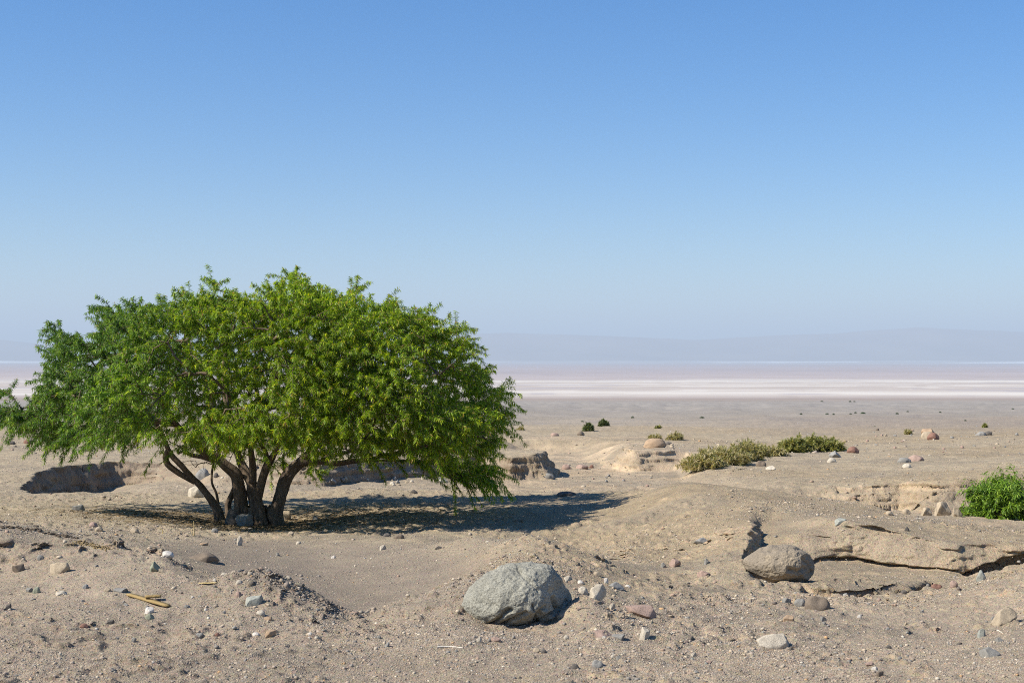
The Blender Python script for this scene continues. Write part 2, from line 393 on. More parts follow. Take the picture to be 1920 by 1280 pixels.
crk = (np.exp(-((gk - .24 - wv1) / .028) ** 2) * mk1 * .035 * sstep(.0, .25, fbm2(gx * 2.3 + 4, gy * 0, 2, 67)) + np.exp(-((gk - .56 - wv1 * 2) / .025) ** 2) * mk2 * .045 + np.exp(-((gk - .95) / .03) ** 2) * .10) * sstep(1490, 1540, pxa) * (1 - sstep(1780, 1830, pxa))
dis -= np.where(inb, und + crk, 0)
X2 = X + ex * dis.reshape(nR, nT); Y2 = Y + ey * dis.reshape(nR, nT)
# colour of the soil itself
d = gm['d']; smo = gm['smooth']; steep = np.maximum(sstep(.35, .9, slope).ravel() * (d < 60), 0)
pxm = gm['px']
def cc(*c): return np.array(c)[None, :]
col = np.tile(cc(.372, .300, .200), (nR * nT, 1))
def blend(col, c, f): f = np.clip(f, 0, 1)[:, None]; return col * (1 - f) + c * f
bn = fbm2(gx * .35, gy * .35, 4, 70)
gravel = 1 - sstep(10.0, 12.2, d + bn * 1.2 - sstep(500, 0, pxm) * 1.2)
col = blend(col, cc(.378, .302, .212), gravel)
col = blend(col, cc(.285, .232, .172), smo * .9)
col = blend(col, cc(.345, .268, .168), sstep(-.05, .4, bn + .25) * (1 - gravel) * (1 - smo) * .8 * (d < 60) * sstep(800, 1150, pxm))
wf = gm['wash'] * (1 - steep)
col = blend(col, cc(.36, .290, .200), wf * .8)
wn = fbm2(gx * .8, gy * 1.6, 3, 71)
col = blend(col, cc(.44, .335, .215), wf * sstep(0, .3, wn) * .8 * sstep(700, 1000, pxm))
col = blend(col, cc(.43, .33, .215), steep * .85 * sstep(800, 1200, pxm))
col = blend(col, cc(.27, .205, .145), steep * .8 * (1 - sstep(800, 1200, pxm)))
tan_sand = sstep(30, 34, d) * (1 - sstep(44, 50, d)) * sstep(0, .35, fbm2(gx * .3, gy * .5, 3, 73) + .05) * sstep(850, 1000, pxm) * (1 - sstep(1300, 1400, pxm))
col = blend(col, cc(.48, .37, .245), tan_sand * .8)  # lighter tan sand around the middle banks
# far bands
ly = np.log(np.maximum(d, 1)); ly0 = ly; ly = ly + sstep(5.5, 7, ly) * .085 * fbm2(gx / d * 6, ly * 2.5, 4, 79)
dw = np.exp(ly)
str1 = fbm2(gx / d * 5 + 3, ly * 22, 4, 80); str2 = fbm2(gx / d * 9 + 8, ly * 70, 4, 81)
far = sstep(48, 70, d)
fc = np.stack([np.interp(ly, np.log([45, 60, 90, 130, 240, 420, 620, 800, 1000, 3300, 3700, 6000, 20000, 21500, 24000, 60000]), v) for v in (
    [.385, .35, .315, .29, .285, .285, .30, .31, .43, .445, .40, .36, .34, .80, .80, .30],
    [.315, .29, .268, .255, .257, .255, .245, .255, .37, .385, .335, .30, .29, .80, .80, .26],
    [.23, .215, .207, .21, .22, .218, .20, .22, .315, .325, .30, .28, .28, .80, .80, .22])], -1)
edge = np.maximum(np.exp(-((ly - math.log(1080)) / .12) ** 2), np.exp(-((ly - math.log(2950)) / .13) ** 2)) * sstep(-.5, .1, str1)
salt = sstep(900, 1100, dw) * (1 - sstep(3300, 3700, dw))
fc = fc * (1 + (.10 * str1 + .10 * str2)[:, None])
fc = blend(fc, cc(.59, .54, .465), salt * np.maximum(sstep(.05, .3, str1 + .5 * str2) * .7, edge))
fc = blend(fc, cc(.33, .31, .33), salt * sstep(.32, .5, -str1 + .35 * str2) * .6)
fc = blend(fc, cc(.24, .21, .19), sstep(60, 75, d) * (1 - sstep(220, 330, d)) * sstep(.18, .4, str2) * .5)
fc = blend(fc, cc(.40, .35, .32), sstep(15000, 17000, d) * (1 - sstep(.0, .25, fbm2(gx / d * 11, ly0 * 14, 3, 83))))
mot = fbm2(gx * 2.1, gy * 2.1, 4, 74); col = col * (1 + .16 * mot * (1 - smo * .5))[:, None]
gface = sstep(.04, .2, gm['gk']) * (1 - sstep(.97, 1., gm['gk'])) * sstep(1430, 1520, pxm)
col = blend(col, cc(.47, .36, .225), gface * .85)
lay = n2(Z.ravel() * 16 + fbm2(gx * .5, gy * .5, 2, 77) * 1.2, gx * .35, 78)
col = col * (1 + .20 * lay * np.maximum(steep, gface))[:, None]
dark_ = sstep(.12, .4, fbm2(gx * .55 + 5, gy * .9, 4, 75)) * (d < 60) * (1 - smo * .6)
col = blend(col, cc(.27, .225, .165), dark_ * .5)
col = blend(col, fc, far)
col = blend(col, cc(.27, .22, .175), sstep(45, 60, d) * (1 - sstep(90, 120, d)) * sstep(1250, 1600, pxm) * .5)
fi = np.arange(nR - 1)[:, None] * nT; ti = np.arange(nT)[None, :]; tn = (ti + 1) % nT
faces = np.stack([(fi + ti).ravel(), (fi + tn).ravel(), (fi + nT + tn).ravel(), (fi + nT + ti).ravel()], -1)
GM = ground_mat()
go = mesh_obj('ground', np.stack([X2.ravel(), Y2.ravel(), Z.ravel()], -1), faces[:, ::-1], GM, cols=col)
tag(go, kind='structure')

# ------------------------------------------------------------------ far mountains
mt, t_, b_ = mat_new('mountain_rock')
co_ = t_.nodes.new('ShaderNodeTexCoord').outputs['Object']
t_.links.new(ramp(t_, noise(t_, .0006, 6, .6, co_), [(.3, (.20, .15, .13)), (.7, (.30, .24, .20))]), b_.inputs['Base Color'])
def mountains():
    """one range: a height field 25 to 36 km away"""
    nx, ny = 420, 60
    xs = np.linspace(-26000, 26000, nx); ys = np.linspace(25500, 36000, ny)
    Xm, Ym = np.meshgrid(xs, ys)
    px = 960 + Xm / 30000 * F
    top = np.interp(px, [-1400, -300, 0, 90, 400, 800, 950, 1150, 1300, 1450, 1560, 1640, 1720, 1800, 1900, 2100, 2600, 3300],
                    [640, 632, 637, 648, 640, 628, 623, 630, 637, 628, 624, 617, 613, 619, 622, 630, 640, 645])
    H = (HZ - top) / F * 30000 + CZ
    v = (Ym - 25500) / 10500
    prof = sstep(0, .43, v) * (1 - .6 * sstep(.46, 1, v))
    rid = fbm2(Xm / 2600, Ym / 1800, 5, 90)
    Zm = -60 + (H + 60) * prof * (1 + .35 * rid * (1 - np.exp(-((v - .43) / .2) ** 2) * .8))
    fi = np.arange(ny - 1)[:, None] * nx; ti = np.arange(nx - 1)[None, :]
    f = np.stack([(fi + ti).ravel(), (fi + ti + 1).ravel(), (fi + nx + ti + 1).ravel(), (fi + nx + ti).ravel()], -1)
    o = mesh_obj('mountains', np.stack([Xm.ravel(), Ym.ravel(), Zm.ravel()], -1), f, mt)
    tag(o, kind='structure')
mountains()

# ------------------------------------------------------------------ haze
def haze():
    x0, x1, y0, y1, z0, z1 = -36000, 36000, -61000, 61000, -70, 1150
    x0, x1 = -61000, 61000
    V = [(x, y, z) for z in (z0, z1) for y in (y0, y1) for x in (x0, x1)]
    f = [(0, 2, 3, 1), (4, 5, 7, 6), (0, 1, 5, 4), (2, 6, 7, 3), (0, 4, 6, 2), (1, 3, 7, 5)]
    m = bpy.data.materials.new('haze_air'); m.use_nodes = True; t = m.node_tree
    t.nodes.remove(t.nodes['Principled BSDF'])
    v = t.nodes.new('ShaderNodeVolumePrincipled'); v.inputs['Density'].default_value = HAZE
    v.inputs['Color'].default_value = (.80, .915, 1.0, 1)
    t.links.new(v.outputs[0], t.nodes['Material Output'].inputs['Volume'])
    o = mesh_obj('haze', V, f, m, smooth=False); tag(o, kind='stuff')
HAZE = 7.3e-5
haze()

# ------------------------------------------------------------------ rocks
def ico(sub):
    t = (1 + 5 ** .5) / 2
    v = [(-1, t, 0), (1, t, 0), (-1, -t, 0), (1, -t, 0), (0, -1, t), (0, 1, t), (0, -1, -t), (0, 1, -t), (t, 0, -1), (t, 0, 1), (-t, 0, -1), (-t, 0, 1)]
    f = [(0,11,5),(0,5,1),(0,1,7),(0,7,10),(0,10,11),(1,5,9),(5,11,4),(11,10,2),(10,7,6),(7,1,8),(3,9,4),(3,4,2),(3,2,6),(3,6,8),(3,8,9),(4,9,5),(2,4,11),(6,2,10),(8,6,7),(9,8,1)]
    V = np.array(v, float); V /= np.linalg.norm(V, axis=1)[:, None]; Fc = np.array(f)
    for _ in range(sub):
        e = np.concatenate([Fc[:, [0, 1]], Fc[:, [1, 2]], Fc[:, [2, 0]]]); e.sort(axis=1)
        u, inv = np.unique(e, axis=0, return_inverse=True); inv = inv.reshape(-1)
        mid = V[u[:, 0]] + V[u[:, 1]]; mid /= np.linalg.norm(mid, axis=1)[:, None]
        n = len(V); m = len(Fc); a, b, c = inv[:m] + n, inv[m:2 * m] + n, inv[2 * m:] + n
        V = np.concatenate([V, mid])
        Fc = np.concatenate([np.stack([Fc[:, 0], a, c], 1), np.stack([Fc[:, 1], b, a], 1), np.stack([Fc[:, 2], c, b], 1), np.stack([a, b, c], 1)])
    return V, Fc
ICO = {k: ico(k) for k in (0, 1, 2, 3, 4, 6)}
def rock_shape(sub, seed, ang=.5, cuts=9, rough=.10):
    """unit rock: a ball cut by planes, then roughened; z from -0.5 up"""
    r = np.random.default_rng(seed); V, Fc = ICO[sub]; V = V.copy()
    for _ in range(cuts):
        n = r.normal(size=3); n /= np.linalg.norm(n); h = r.uniform(1 - ang, 1 - ang * .35)
        dt = V @ n; over = np.maximum(dt - h, 0); V = V - n[None] * (over * .92)[:, None]
    V = V * (1 + rough * fbm3(V * 1.7 + seed * 3.1, 4, seed, .55)[:, None] * 2)
    V /= np.abs(V).max(0)[None]
    return V, Fc
RC = {  # rock colours: (base, speck)
 'grey': ((.29, .275, .24), .2), 'bluegrey': ((.262, .245, .208), .15), 'dark': ((.13, .112, .092), .15), 'tan': ((.42, .335, .225), .15),
 'cream': ((.52, .45, .34), .12), 'white': ((.62, .56, .47), .1), 'orange': ((.41, .285, .175), .15), 'pink': ((.36, .25, .19), .15),
 'red': ((.24, .13, .09), .15), 'green': ((.29, .29, .20), .15), 'brown': ((.20, .155, .11), .15), 'lichen': ((.34, .34, .28), .2)}
RM = {k: rock_mat('rock_' + k, v[0], v[1], 30, None, .5, 160) for k, v in RC.items()}
RMESH = {}
def rock_mesh(color, kind, variant):
    key = (color, kind, variant)
    if key not in RMESH:
        ang, cuts, rough = {'round': (.25, 7, .07), 'sharp': (.6, 16, .09), 'slab': (.5, 10, .08)}[kind]
        V, Fc = rock_shape(3, 100 + variant * 7 + hash_s(color) % 50, ang, cuts, rough)
        o = mesh_obj('stone', V * .5, Fc, RM[color], smooth=(kind == 'round'))
        RMESH[key] = o.data; bpy.data.objects.remove(o)
    return RMESH[key]
def hash_s(s): return sum(ord(c) * (i + 3) for i, c in enumerate(s))
def put_stone(px, pyb, wpx, hpx, color, kind, label=None, group=None, name='stone', cat='stone', variant=None, tilt=0):
    """a rock whose visible part is wpx by hpx photo pixels, its foot at (px, pyb)"""
    p = hit(px, pyb); sc = p[1] / F
    w_, h_ = wpx * sc, hpx * sc
    r = random.Random(int(px * 13 + pyb * 7))
    v = r.randrange(4) if variant is None else variant
    o = bpy.data.objects.new(name, rock_mesh(color, kind, v)); C.objects.link(o)
    full = h_ * 1.55 + .1 * w_
    dep = w_ * r.uniform(.7, .95)
    o.scale = (w_ * 1.04, dep, full)
    o.location = (p[0], p[1] + dep * .38, p[2] + h_ - full / 2)
    o.rotation_euler = (0, R(tilt), 0)
    tag(o, label, cat, group); return o

def silhouette_boulder(name, outline, d, thick, mat, grooves, label, noise_amp=.03, planes=(), seed=3):
    O = np.array(outline, float); cx = (O[:, 0].min() + O[:, 0].max()) / 2; cy = (O[:, 1].min() + O[:, 1].max()) / 2
    ang = np.arctan2(-(O[:, 1] - cy), O[:, 0] - cx); rad = np.hypot(O[:, 0] - cx, O[:, 1] - cy) / F * d
    i = np.argsort(ang); ang, rad = ang[i], rad[i]
    ang = np.concatenate([ang - 2 * PI, ang, ang + 2 * PI]); rad = np.tile(rad, 3)
    V, Fc = ICO[6]; V = V.copy()
    ph = np.arctan2(V[:, 2], V[:, 0]); rho = np.hypot(V[:, 0], V[:, 2]); r = np.interp(ph, ang, rad)
    for k in (-.06, .06): r = r + np.interp(ph + k, ang, rad)
    r /= 3
    P = np.stack([np.cos(ph) * rho * r, V[:, 1] * thick, np.sin(ph) * rho * r], -1)
    for n, h in planes:
        n = np.array(n, float); n /= np.linalg.norm(n); over = np.maximum(P @ n - h, 0); P = P - n[None] * (over * .85)[:, None]
    nv = V / np.linalg.norm(V, axis=1)[:, None]
    P = P + nv * (fbm3(P * 5 + seed, 5, seed, .6) * noise_amp)[:, None] + nv * (np.abs(fbm3(P * 13 + seed, 4, seed + 5, .65)) * -noise_amp * .6)[:, None]
    sc = d / F
    gx_, gz_ = P[:, 0].copy(), P[:, 2].copy()
    for pts, width, deep in grooves:
        pts = [((a - cx) * sc, -(b - cy) * sc) for a, b in pts]
        dm = np.full(len(P), 9.)
        wx_ = gx_ + n2(gx_ * 12, gz_ * 12, 5) * .012; wz_ = gz_ + n2(gx_ * 12, gz_ * 12, 6) * .012
        for (ax, az), (bx, bz) in zip(pts[:-1], pts[1:]):
            ex, ez = bx - ax, bz - az; t = np.clip(((wx_ - ax) * ex + (wz_ - az) * ez) / (ex * ex + ez * ez), 0, 1)
            dm = np.minimum(dm, np.hypot(wx_ - ax - ex * t, wz_ - az - ez * t))
        k = np.clip(1 - dm / (width * sc), 0, 1) ** 1.3 * (V[:, 1] < -.05)
        P = P - nv * (k * deep * sc)[:, None]
    o = mesh_obj(name, P, Fc, mat, loc=tuple(W(cx, cy, d)))
    tag(o, label, 'boulder'); return o
granite = rock_mat('grey_granite', (.285, .27, .212), .24, 26, (.38, .355, .275), 1.0, 95)
brownrock = rock_mat('brown_boulder_rock', (.26, .212, .15), .16, 18, (.42, .33, .21), .9, 110)
b1 = hit(985, 1176)[1] + .22
silhouette_boulder('boulder', [(866,1140),(872,1118),(885,1099),(901,1086),(925,1072),(945,1062),(975,1057),(985,1054),(1010,1057),(1030,1062),(1040,1075),(1050,1084),(1059,1097),(1066,1107),(1074,1118),(1075,1140),(1068,1156),(1050,1172),(1020,1186),(985,1192),(950,1190),(915,1180),(885,1164)],
    b1, .30, granite,
    [([(917,1164),(940,1146),(957,1132)], 7, 14), ([(930,1175),(960,1152),(986,1135)], 6, 10), ([(975,1170),(1000,1162),(1008,1140),(1020,1128)], 9, 12), ([(974,1064),(984,1074),(998,1086),(1010,1096)], 5, 4),
     ([(1003,1180),(1012,1155),(1030,1140),(1047,1135)], 6, 16), ([(1036,1112),(1039,1126),(1047,1138),(1058,1132),(1064,1126)], 6, 12), ([(999,1122),(1001,1132)], 3, 8), ([(963,1176),(995,1165),(1010,1170)], 12, 18)],
    'large grey granite boulder with slanting cracks, half buried in the foreground gravel', .034, [((.85, -.5, .15), .27), ((.45, -.75, .5), .27), ((-.55, -.75, .2), .29), ((.15, -.6, -.8), .205), ((-.2, -.5, .85), .30)])
b2 = hit(1463, 1090)[1] + .22
silhouette_boulder('boulder', [(1394,1052),(1402,1043),(1414,1033),(1434,1023),(1455,1019),(1478,1020),(1500,1027),(1515,1037),(1527,1048),(1531,1060),(1528,1075),(1515,1087),(1495,1095),(1470,1095),(1440,1092),(1412,1080),(1400,1066)],
    b2, .24, brownrock,
    [([(1400,1070),(1440,1086),(1480,1090)], 5, 5), ([(1470,1062),(1490,1066),(1500,1060)], 8, 8), ([(1500,1040),(1512,1052),(1520,1070)], 5, 5)],
    'smooth egg-shaped brown boulder lying in the gully below the cracked bank', .032, [((.8, -.5, .1), .235), ((.1, -.75, -.7), .20)], 11)

ST = [
 (107,1076,44,29,'tan','sharp','tan pyramid-shaped rock on the gravel bank at lower left'),
 (34,1072,26,15,'brown','sharp','low brown rock left of the tan pyramid-shaped rock'),
 (54,1110,14,11,'bluegrey','sharp','blue-grey stone touching a greenish stone below the tan pyramid rock'),
 (67,1112,15,12,'green','round','grey-green stone touching a blue-grey one below the tan pyramid rock'),
 (110,1116,25,8,'cream','slab','flat pale stone right of the touching blue-grey and green pair'),
 (159,1104,12,9,'grey','round','small grey stone up and left of the weathered planks'),
 (200,1109,14,7,'tan','round','small tan stone just above the weathered planks'),
 (224,1110,28,9,'bluegrey','slab','low blue-grey stone directly above the left end of the planks'),
 (14,1144,12,15,'dark','sharp','dark stone at the left edge of the photo in the gravel'),
 (278,1150,18,11,'white','sharp','whitish stone just below the weathered planks'),
 (279,1161,17,11,'green','round','mossy green stone under the whitish one below the planks'),
 (205,1171,17,11,'dark','sharp','dark grey pointed stone in the gravel below the planks'),
 (156,1177,17,8,'red','round','dark red stone left of the dark pointed one'),
 (288,1073,26,20,'green','sharp','lumpy greenish rock heap stone on the crest right of the tan pyramid'),
 (302,1074,16,9,'tan','sharp','tan chunk leaning on the lumpy greenish rock'),
 (75,1050,14,9,'bluegrey','round','grey stone above and left of the tan pyramid rock'),
 (308,1043,30,9,'white','slab','flat white stone left of the dark crusty slab'),
 (447,1022,13,17,'cream','sharp','upright cream stone standing alone below the tree trunks'),
 (381,1022,17,6,'orange','slab','flat orange stone left of the upright cream stone'),
 (251,998,16,8,'tan','round','rounded tan stone left of the upright dry twig'),
 (173,988,16,9,'pink','round','pinkish stone of a pair on the slope left of the tree shadow'),
 (184,996,15,9,'tan','round','tan stone of a pair on the slope left of the tree shadow'),
 (146,957,25,11,'grey','sharp','pale grey stone on flat ground before the shaded pit'),
 (474,1137,36,27,'lichen','sharp','pale grey block on the dark gravel mound'),
 (446,1119,12,11,'pink','round','small reddish stone left of the pale block on the gravel mound'),
 (488,1153,17,9,'cream','round','yellowish stone below the pale block on the gravel mound'),
 (502,1163,16,7,'orange','round','ochre stone at the foot of the gravel mound'),
 (505,1196,23,19,'orange','sharp','bright orange wedge-shaped stone in the foreground'),
 (478,1192,16,6,'white','slab','flat white stone left of the bright orange wedge'),
 (250,1204,9,10,'bluegrey','round','small blue-grey pebble stone in the lower left foreground'),
 (373,1195,16,9,'bluegrey','round','grey stone left of the bright orange wedge, among pebbles'),
 (407,1193,11,7,'red','round','reddish stone between the grey stone and the orange wedge'),
 (447,1096,13,8,'cream','round','cream stone on top of the dark gravel mound'),
 (403,1091,9,6,'white','sharp','white chip beside the yellow stick'),
 (624,1047,11,7,'white','sharp','small white stone alone on the grey silt flat'),
 (716,1031,15,9,'cream','sharp','off-white stone on the rise beyond the silt flat'),
 (823,1029,15,6,'dark','slab','dark flat stone on the rise above the silt flat'),
 (559,1020,10,6,'cream','round','small cream stone just below the tree shadow edge'),
 (520,1042,9,7,'bluegrey','sharp','small blue-grey stone below the cream one near the tree shadow'),
 (726,1212,11,9,'grey','sharp','pointed grey stone left of the white stick'),
 (898,1204,11,11,'cream','sharp','cream stone left of and below the big granite boulder'),
 (931,1203,21,9,'pink','slab','pinkish slab below the big granite boulder'),
 (1121,1252,21,15,'grey','round','rounded grey-beige stone near the bottom centre of the photo'),
 (1078,1254,16,9,'dark','round','dark stone left of the rounded grey-beige one'),
 (1160,1237,12,11,'bluegrey','sharp','blue-grey stone right of the rounded grey-beige one'),
 (1006,1223,15,8,'tan','round','tan half of a touching pair of pebbles in the foreground'),
 (1019,1224,12,7,'dark','round','dark half of a touching pair of pebbles in the foreground'),
 (1209,1199,19,28,'cream','sharp','upright pale slab of stone standing in the gravel'),
 (1121,1195,52,13,'pink','slab','long flat pink stone left of the upright pale slab'),
 (1161,1198,27,11,'bluegrey','slab','flat grey stone between the pink slab and the upright slab'),
 (1118,1125,40,29,'cream','sharp','blocky off-white rock right of the big granite boulder'),
 (1093,1114,20,14,'cream','round','rounded cream stone between granite boulder and off-white block'),
 (1154,1104,33,12,'grey','slab','smooth grey stone right of the off-white block'),
 (1063,1092,20,12,'cream','sharp','largest of the broken white chunks above the granite boulder'),
 (1087,1094,14,6,'white','slab','white chip right of the largest broken chunk'),
 (1120,1080,16,8,'tan','round','tan stone on the mound above the off-white block'),
 (1136,1094,10,10,'white','sharp','small upright white stone behind the off-white block'),
 (1178,1101,13,5,'white','slab','thin white flake right of the smooth grey stone'),
 (1206,1157,72,32,'pink','sharp','pinkish-brown half-buried rock right of the off-white block'),
 (1147,1142,14,11,'cream','sharp','cream chip left of the pinkish half-buried rock'),
 (1265,1063,25,15,'pink','sharp','pink angular stone on the slope above the half-buried rock'),
 (1244,1064,14,10,'bluegrey','sharp','blue-grey stone left of the pink angular stone'),
 (1325,1058,13,12,'bluegrey','sharp','pointed blue-grey stone on the mound slope left of the brown boulder'),
 (1320,1080,26,9,'pink','slab','pink slab on the slope left of the brown boulder'),
 (1317,1019,34,10,'grey','slab','flat grey slab set in the face of the mound'),
 (1536,1144,46,27,'brown','round','rounded grey-brown rock below the brown boulder'),
 (1501,1137,21,16,'bluegrey','round','blue-grey stone left of the rounded grey-brown rock'),
 (1475,1129,18,10,'bluegrey','slab','flat bluish stone farther left of the rounded grey-brown rock'),
 (1480,1165,21,13,'orange','slab','flat orange-pink stone below the bluish stones'),
 (1454,1218,66,33,'cream','sharp','long cream rock lying in the right foreground'),
 (1485,1218,8,10,'dark','sharp','dark chip at the right end of the long cream rock'),
 (1543,1165,14,10,'bluegrey','sharp','pale blue-grey chip below the rounded grey-brown rock'),
 (1858,1231,40,22,'bluegrey','sharp','blue-grey pointed rock in the bottom right corner area'),
 (1889,1167,48,27,'tan','sharp','large tan pitted rock near the right edge'),
 (1841,1195,17,16,'lichen','sharp','pale greenish stone left of a grey chip near the right edge'),
 (1874,1203,17,11,'bluegrey','sharp','grey chip below the large tan pitted rock'),
 (1841,1088,18,19,'lichen','round','upright greenish stone at the mouth of the shaded undercut'),
 (1790,1100,15,12,'pink','round','pink stone below the undercut bank'),
 (1758,1104,20,10,'red','round','reddish stone left of the pink one below the undercut bank'),
 (1578,982,22,10,'lichen','slab','pale flat stone on top of the cracked bank'),
 (1701,996,9,9,'dark','round','dark stone on the surface of the cracked bank'),
 (1696,1113,12,7,'dark','round','dark stone on the gully floor'),
 (1229,839,43,17,'orange','round','big orange rounded rock left of the olive shrubs'),
 (1601,849,22,12,'red','round','red-brown rock right of the dark green shrub'),
 (1567,857,29,12,'grey','sharp','grey pointed stone below the right end of the shrubs'),
 (1560,867,17,9,'cream','round','cream stone in front of the grey pointed one'),
 (1720,864,29,11,'pink','round','reddish rounded rock on the right plateau touching a grey one'),
 (1697,867,26,10,'bluegrey','round','blue-grey rock touching the reddish rounded rock'),
 (1702,877,17,8,'cream','round','cream stone in front of the reddish and grey pair'),
 (1428,874,19,11,'brown','round','brown stone in front of the olive shrubs'),
 (1448,881,21,8,'cream','slab','cream flat stone below the brown one'),
 (1752,824,22,13,'red','round','red-brown rock beside a paler one on the far right rise'),
 (1741,822,24,13,'tan','round','tan rock beside the red-brown one on the far right rise'),
 (1742,812,34,10,'orange','slab','orange-tan slab behind the tan and red-brown rocks'),
 (1855,816,14,8,'dark','round','dark rock near the right edge on the far rise'),
 (1841,817,20,8,'grey','round','grey rock left of the dark one on the far rise'),
 (1089,816,14,8,'brown','round','brown rock below the two small far shrubs'),
 (1040,817,16,6,'pink','round','pinkish rock left of the brown one on the far flat'),
 (1062,880,17,10,'pink','round','rounded pink rock in the wash right of the shaded bank'),
 (1091,879,25,8,'pink','slab','flat pinkish rock right of the rounded pink one'),
 (1109,877,9,6,'red','round','small red stone at the end of the pink rocks'),
 (1029,897,20,9,'bluegrey','round','grey-blue stone on the wash floor below the shaded bank'),
 (378,899,28,21,'grey','round','rounded grey boulder seen behind the leaning left trunk'),
 (404,896,10,9,'dark','round','small dark boulder beside the rounded grey one behind the trunks'),
 (364,932,30,20,'cream','round','cream boulder half lit behind the leaning trunk'),
 (433,985,28,30,'dark','round','dark rock at the foot of the tree, left of the blue-grey one'),
 (458,988,36,32,'bluegrey','sharp','shaded blue-grey rock at the foot of the tree'),
 (1062,929,36,8,'dark','round','dark low rock on the crest at the end of the tree shadow'),
 (748,1010,20,9,'brown','round','brown rock at the front edge of the tree shadow'),
 (725,1006,14,7,'dark','round','dark rock left of the brown one at the shadow edge'),
 (592,975,12,9,'grey','sharp','grey stone right of the tree foot, in dappled shade'),
 (545,1003,12,5,'tan','round','tan pebble stone below the right trunk'),
 (402,997,13,7,'bluegrey','round','bluish stone below the left end of the tree shadow'),
 (20,833,14,7,'dark','round','dark rock at the far left edge beyond the pit'),
 (50,831,14,8,'red','round','red-brown rock right of the dark one at far left'),
 (75,828,16,9,'grey','round','grey rock of the row at the far left'),
 (165,846,16,6,'dark','round','dark rock below the left part of the crown'),
 (245,840,16,8,'pink','round','pink rock below the crown, beyond the pit'),
 (775,925,14,7,'dark','round','dark stone on the crest behind the tree, left of another'),
 (781,0,0,0,'dark','round',None),
 (826,903,26,9,'lichen','slab','pale slab on the wash floor behind the tree'),
 (1254,833,12,5,'dark','round','dark stone right of the big orange rock'),
 (1300,1231,13,8,'cream','sharp','cream chip in the gravel right of the centre foreground'),
 (1330,1243,14,8,'pink','sharp','pink chip in the bottom right of centre foreground'),
 (1649,1270,18,12,'brown','sharp','brown block stone at the bottom of the photo'),
 (1632,1248,20,11,'pink','sharp','pinkish-grey stone above the brown block at the bottom'),
 (1639,1256,14,8,'white','sharp','white stone between the pinkish-grey and the brown block'),
 (1667,1215,12,6,'dark','round','dark pebble stone in the right foreground gravel'),
 (1800,1208,11,5,'dark','slab','flat dark stone in the right foreground'),
 (1611,1158,10,8,'white','sharp','bright white chip on the right slope'),
 (1768,966,34,26,'tan','sharp','broken tan clay block at the foot of the sandy cliff, left of the green bush'),
 (1795,968,22,20,'tan','sharp','tan clay block touching the green bush at the right'),
 (1738,966,22,15,'tan','sharp','small tan clay block left of the broken one below the sandy cliff'),
 (1700,964,16,10,'tan','round','tan lump at the foot of the middle of the sandy cliff'),
 (1668,966,14,8,'tan','round','leftmost tan lump below the sandy cliff'),
]
n_ind = 0
for row in ST:
    px, py, w_, h_, col_, kind, lab = row
    if lab is None: continue
    big = w_ > 20
    put_stone(px, py, w_, h_, col_, kind, lab, tilt={1454: 24, 1206: 16, 107: -4, 1209: 4}.get(px, 0), name='rock' if big else 'stone', cat='rock' if big else 'stone'); n_ind += 1

# further countable stones, by region; look-alikes share a group
REG = [  # px range, py range, count, size range px, colours, group, label
 ((0, 620), (1120, 1270), 22, (6, 10), ('grey', 'bluegrey'), 'small grey stones in the lower left gravel', 'small grey stone scattered in the lower left gravel'),
 ((0, 620), (1120, 1270), 14, (5, 9), ('cream', 'white'), 'small pale stones in the lower left gravel', 'small pale stone scattered in the lower left gravel'),
 ((620, 1250), (1195, 1275), 18, (5, 9), ('grey', 'bluegrey', 'dark'), 'small grey stones in the middle foreground', 'small grey stone in the middle foreground gravel'),
 ((620, 1250), (1195, 1275), 12, (6, 11), ('cream', 'tan'), 'small cream stones in the middle foreground', 'small cream stone in the middle foreground gravel'),
 ((1250, 1920), (1110, 1275), 34, (5, 9), ('grey', 'bluegrey', 'lichen'), 'small grey stones on the right foreground slope', 'small grey stone on the right foreground slope'),
 ((1250, 1920), (1110, 1275), 26, (4, 8), ('cream', 'tan', 'orange', 'pink'), 'small tan and pink stones on the right foreground slope', 'small tan or pink stone on the right foreground slope'),
 ((1620, 1920), (800, 850), 40, (3, 8), ('pink', 'tan', 'brown', 'grey'), 'stones on the far right rise', 'weathered stone scattered on the far right rise'),
 ((960, 1250), (880, 915), 12, (5, 10), ('grey', 'tan', 'pink'), 'stones on the wash floor right of the tree', 'small stone on the wash floor right of the tree'),
 ((580, 950), (898, 912), 16, (6, 14), ('grey', 'cream', 'tan'), 'stones along the wash behind the tree', 'pale stone along the wash behind the tree'),
 ((400, 500), (895, 915), 8, (6, 11), ('grey', 'cream'), 'stones glimpsed between the trunks', 'pale stone glimpsed between the trunks'),
 ((0, 300), (822, 850), 12, (5, 9), ('brown', 'dark', 'pink'), 'stones on the flat beyond the pit', 'small dark stone on the flat beyond the pit'),
]
rnd = random.Random(5)
for (x0, x1), (y0, y1), n, (s0, s1), cols_, grp, lab in REG:
    for i in range(n):
        s = s0 + (s1 - s0) * rnd.random() ** 2
        px, py = rnd.uniform(x0, x1), rnd.uniform(y0, y1)
        put_stone(px, py, s, s * rnd.uniform(.45, .75), rnd.choice(cols_), rnd.choice(('round', 'sharp')), lab, grp); n_ind += 1

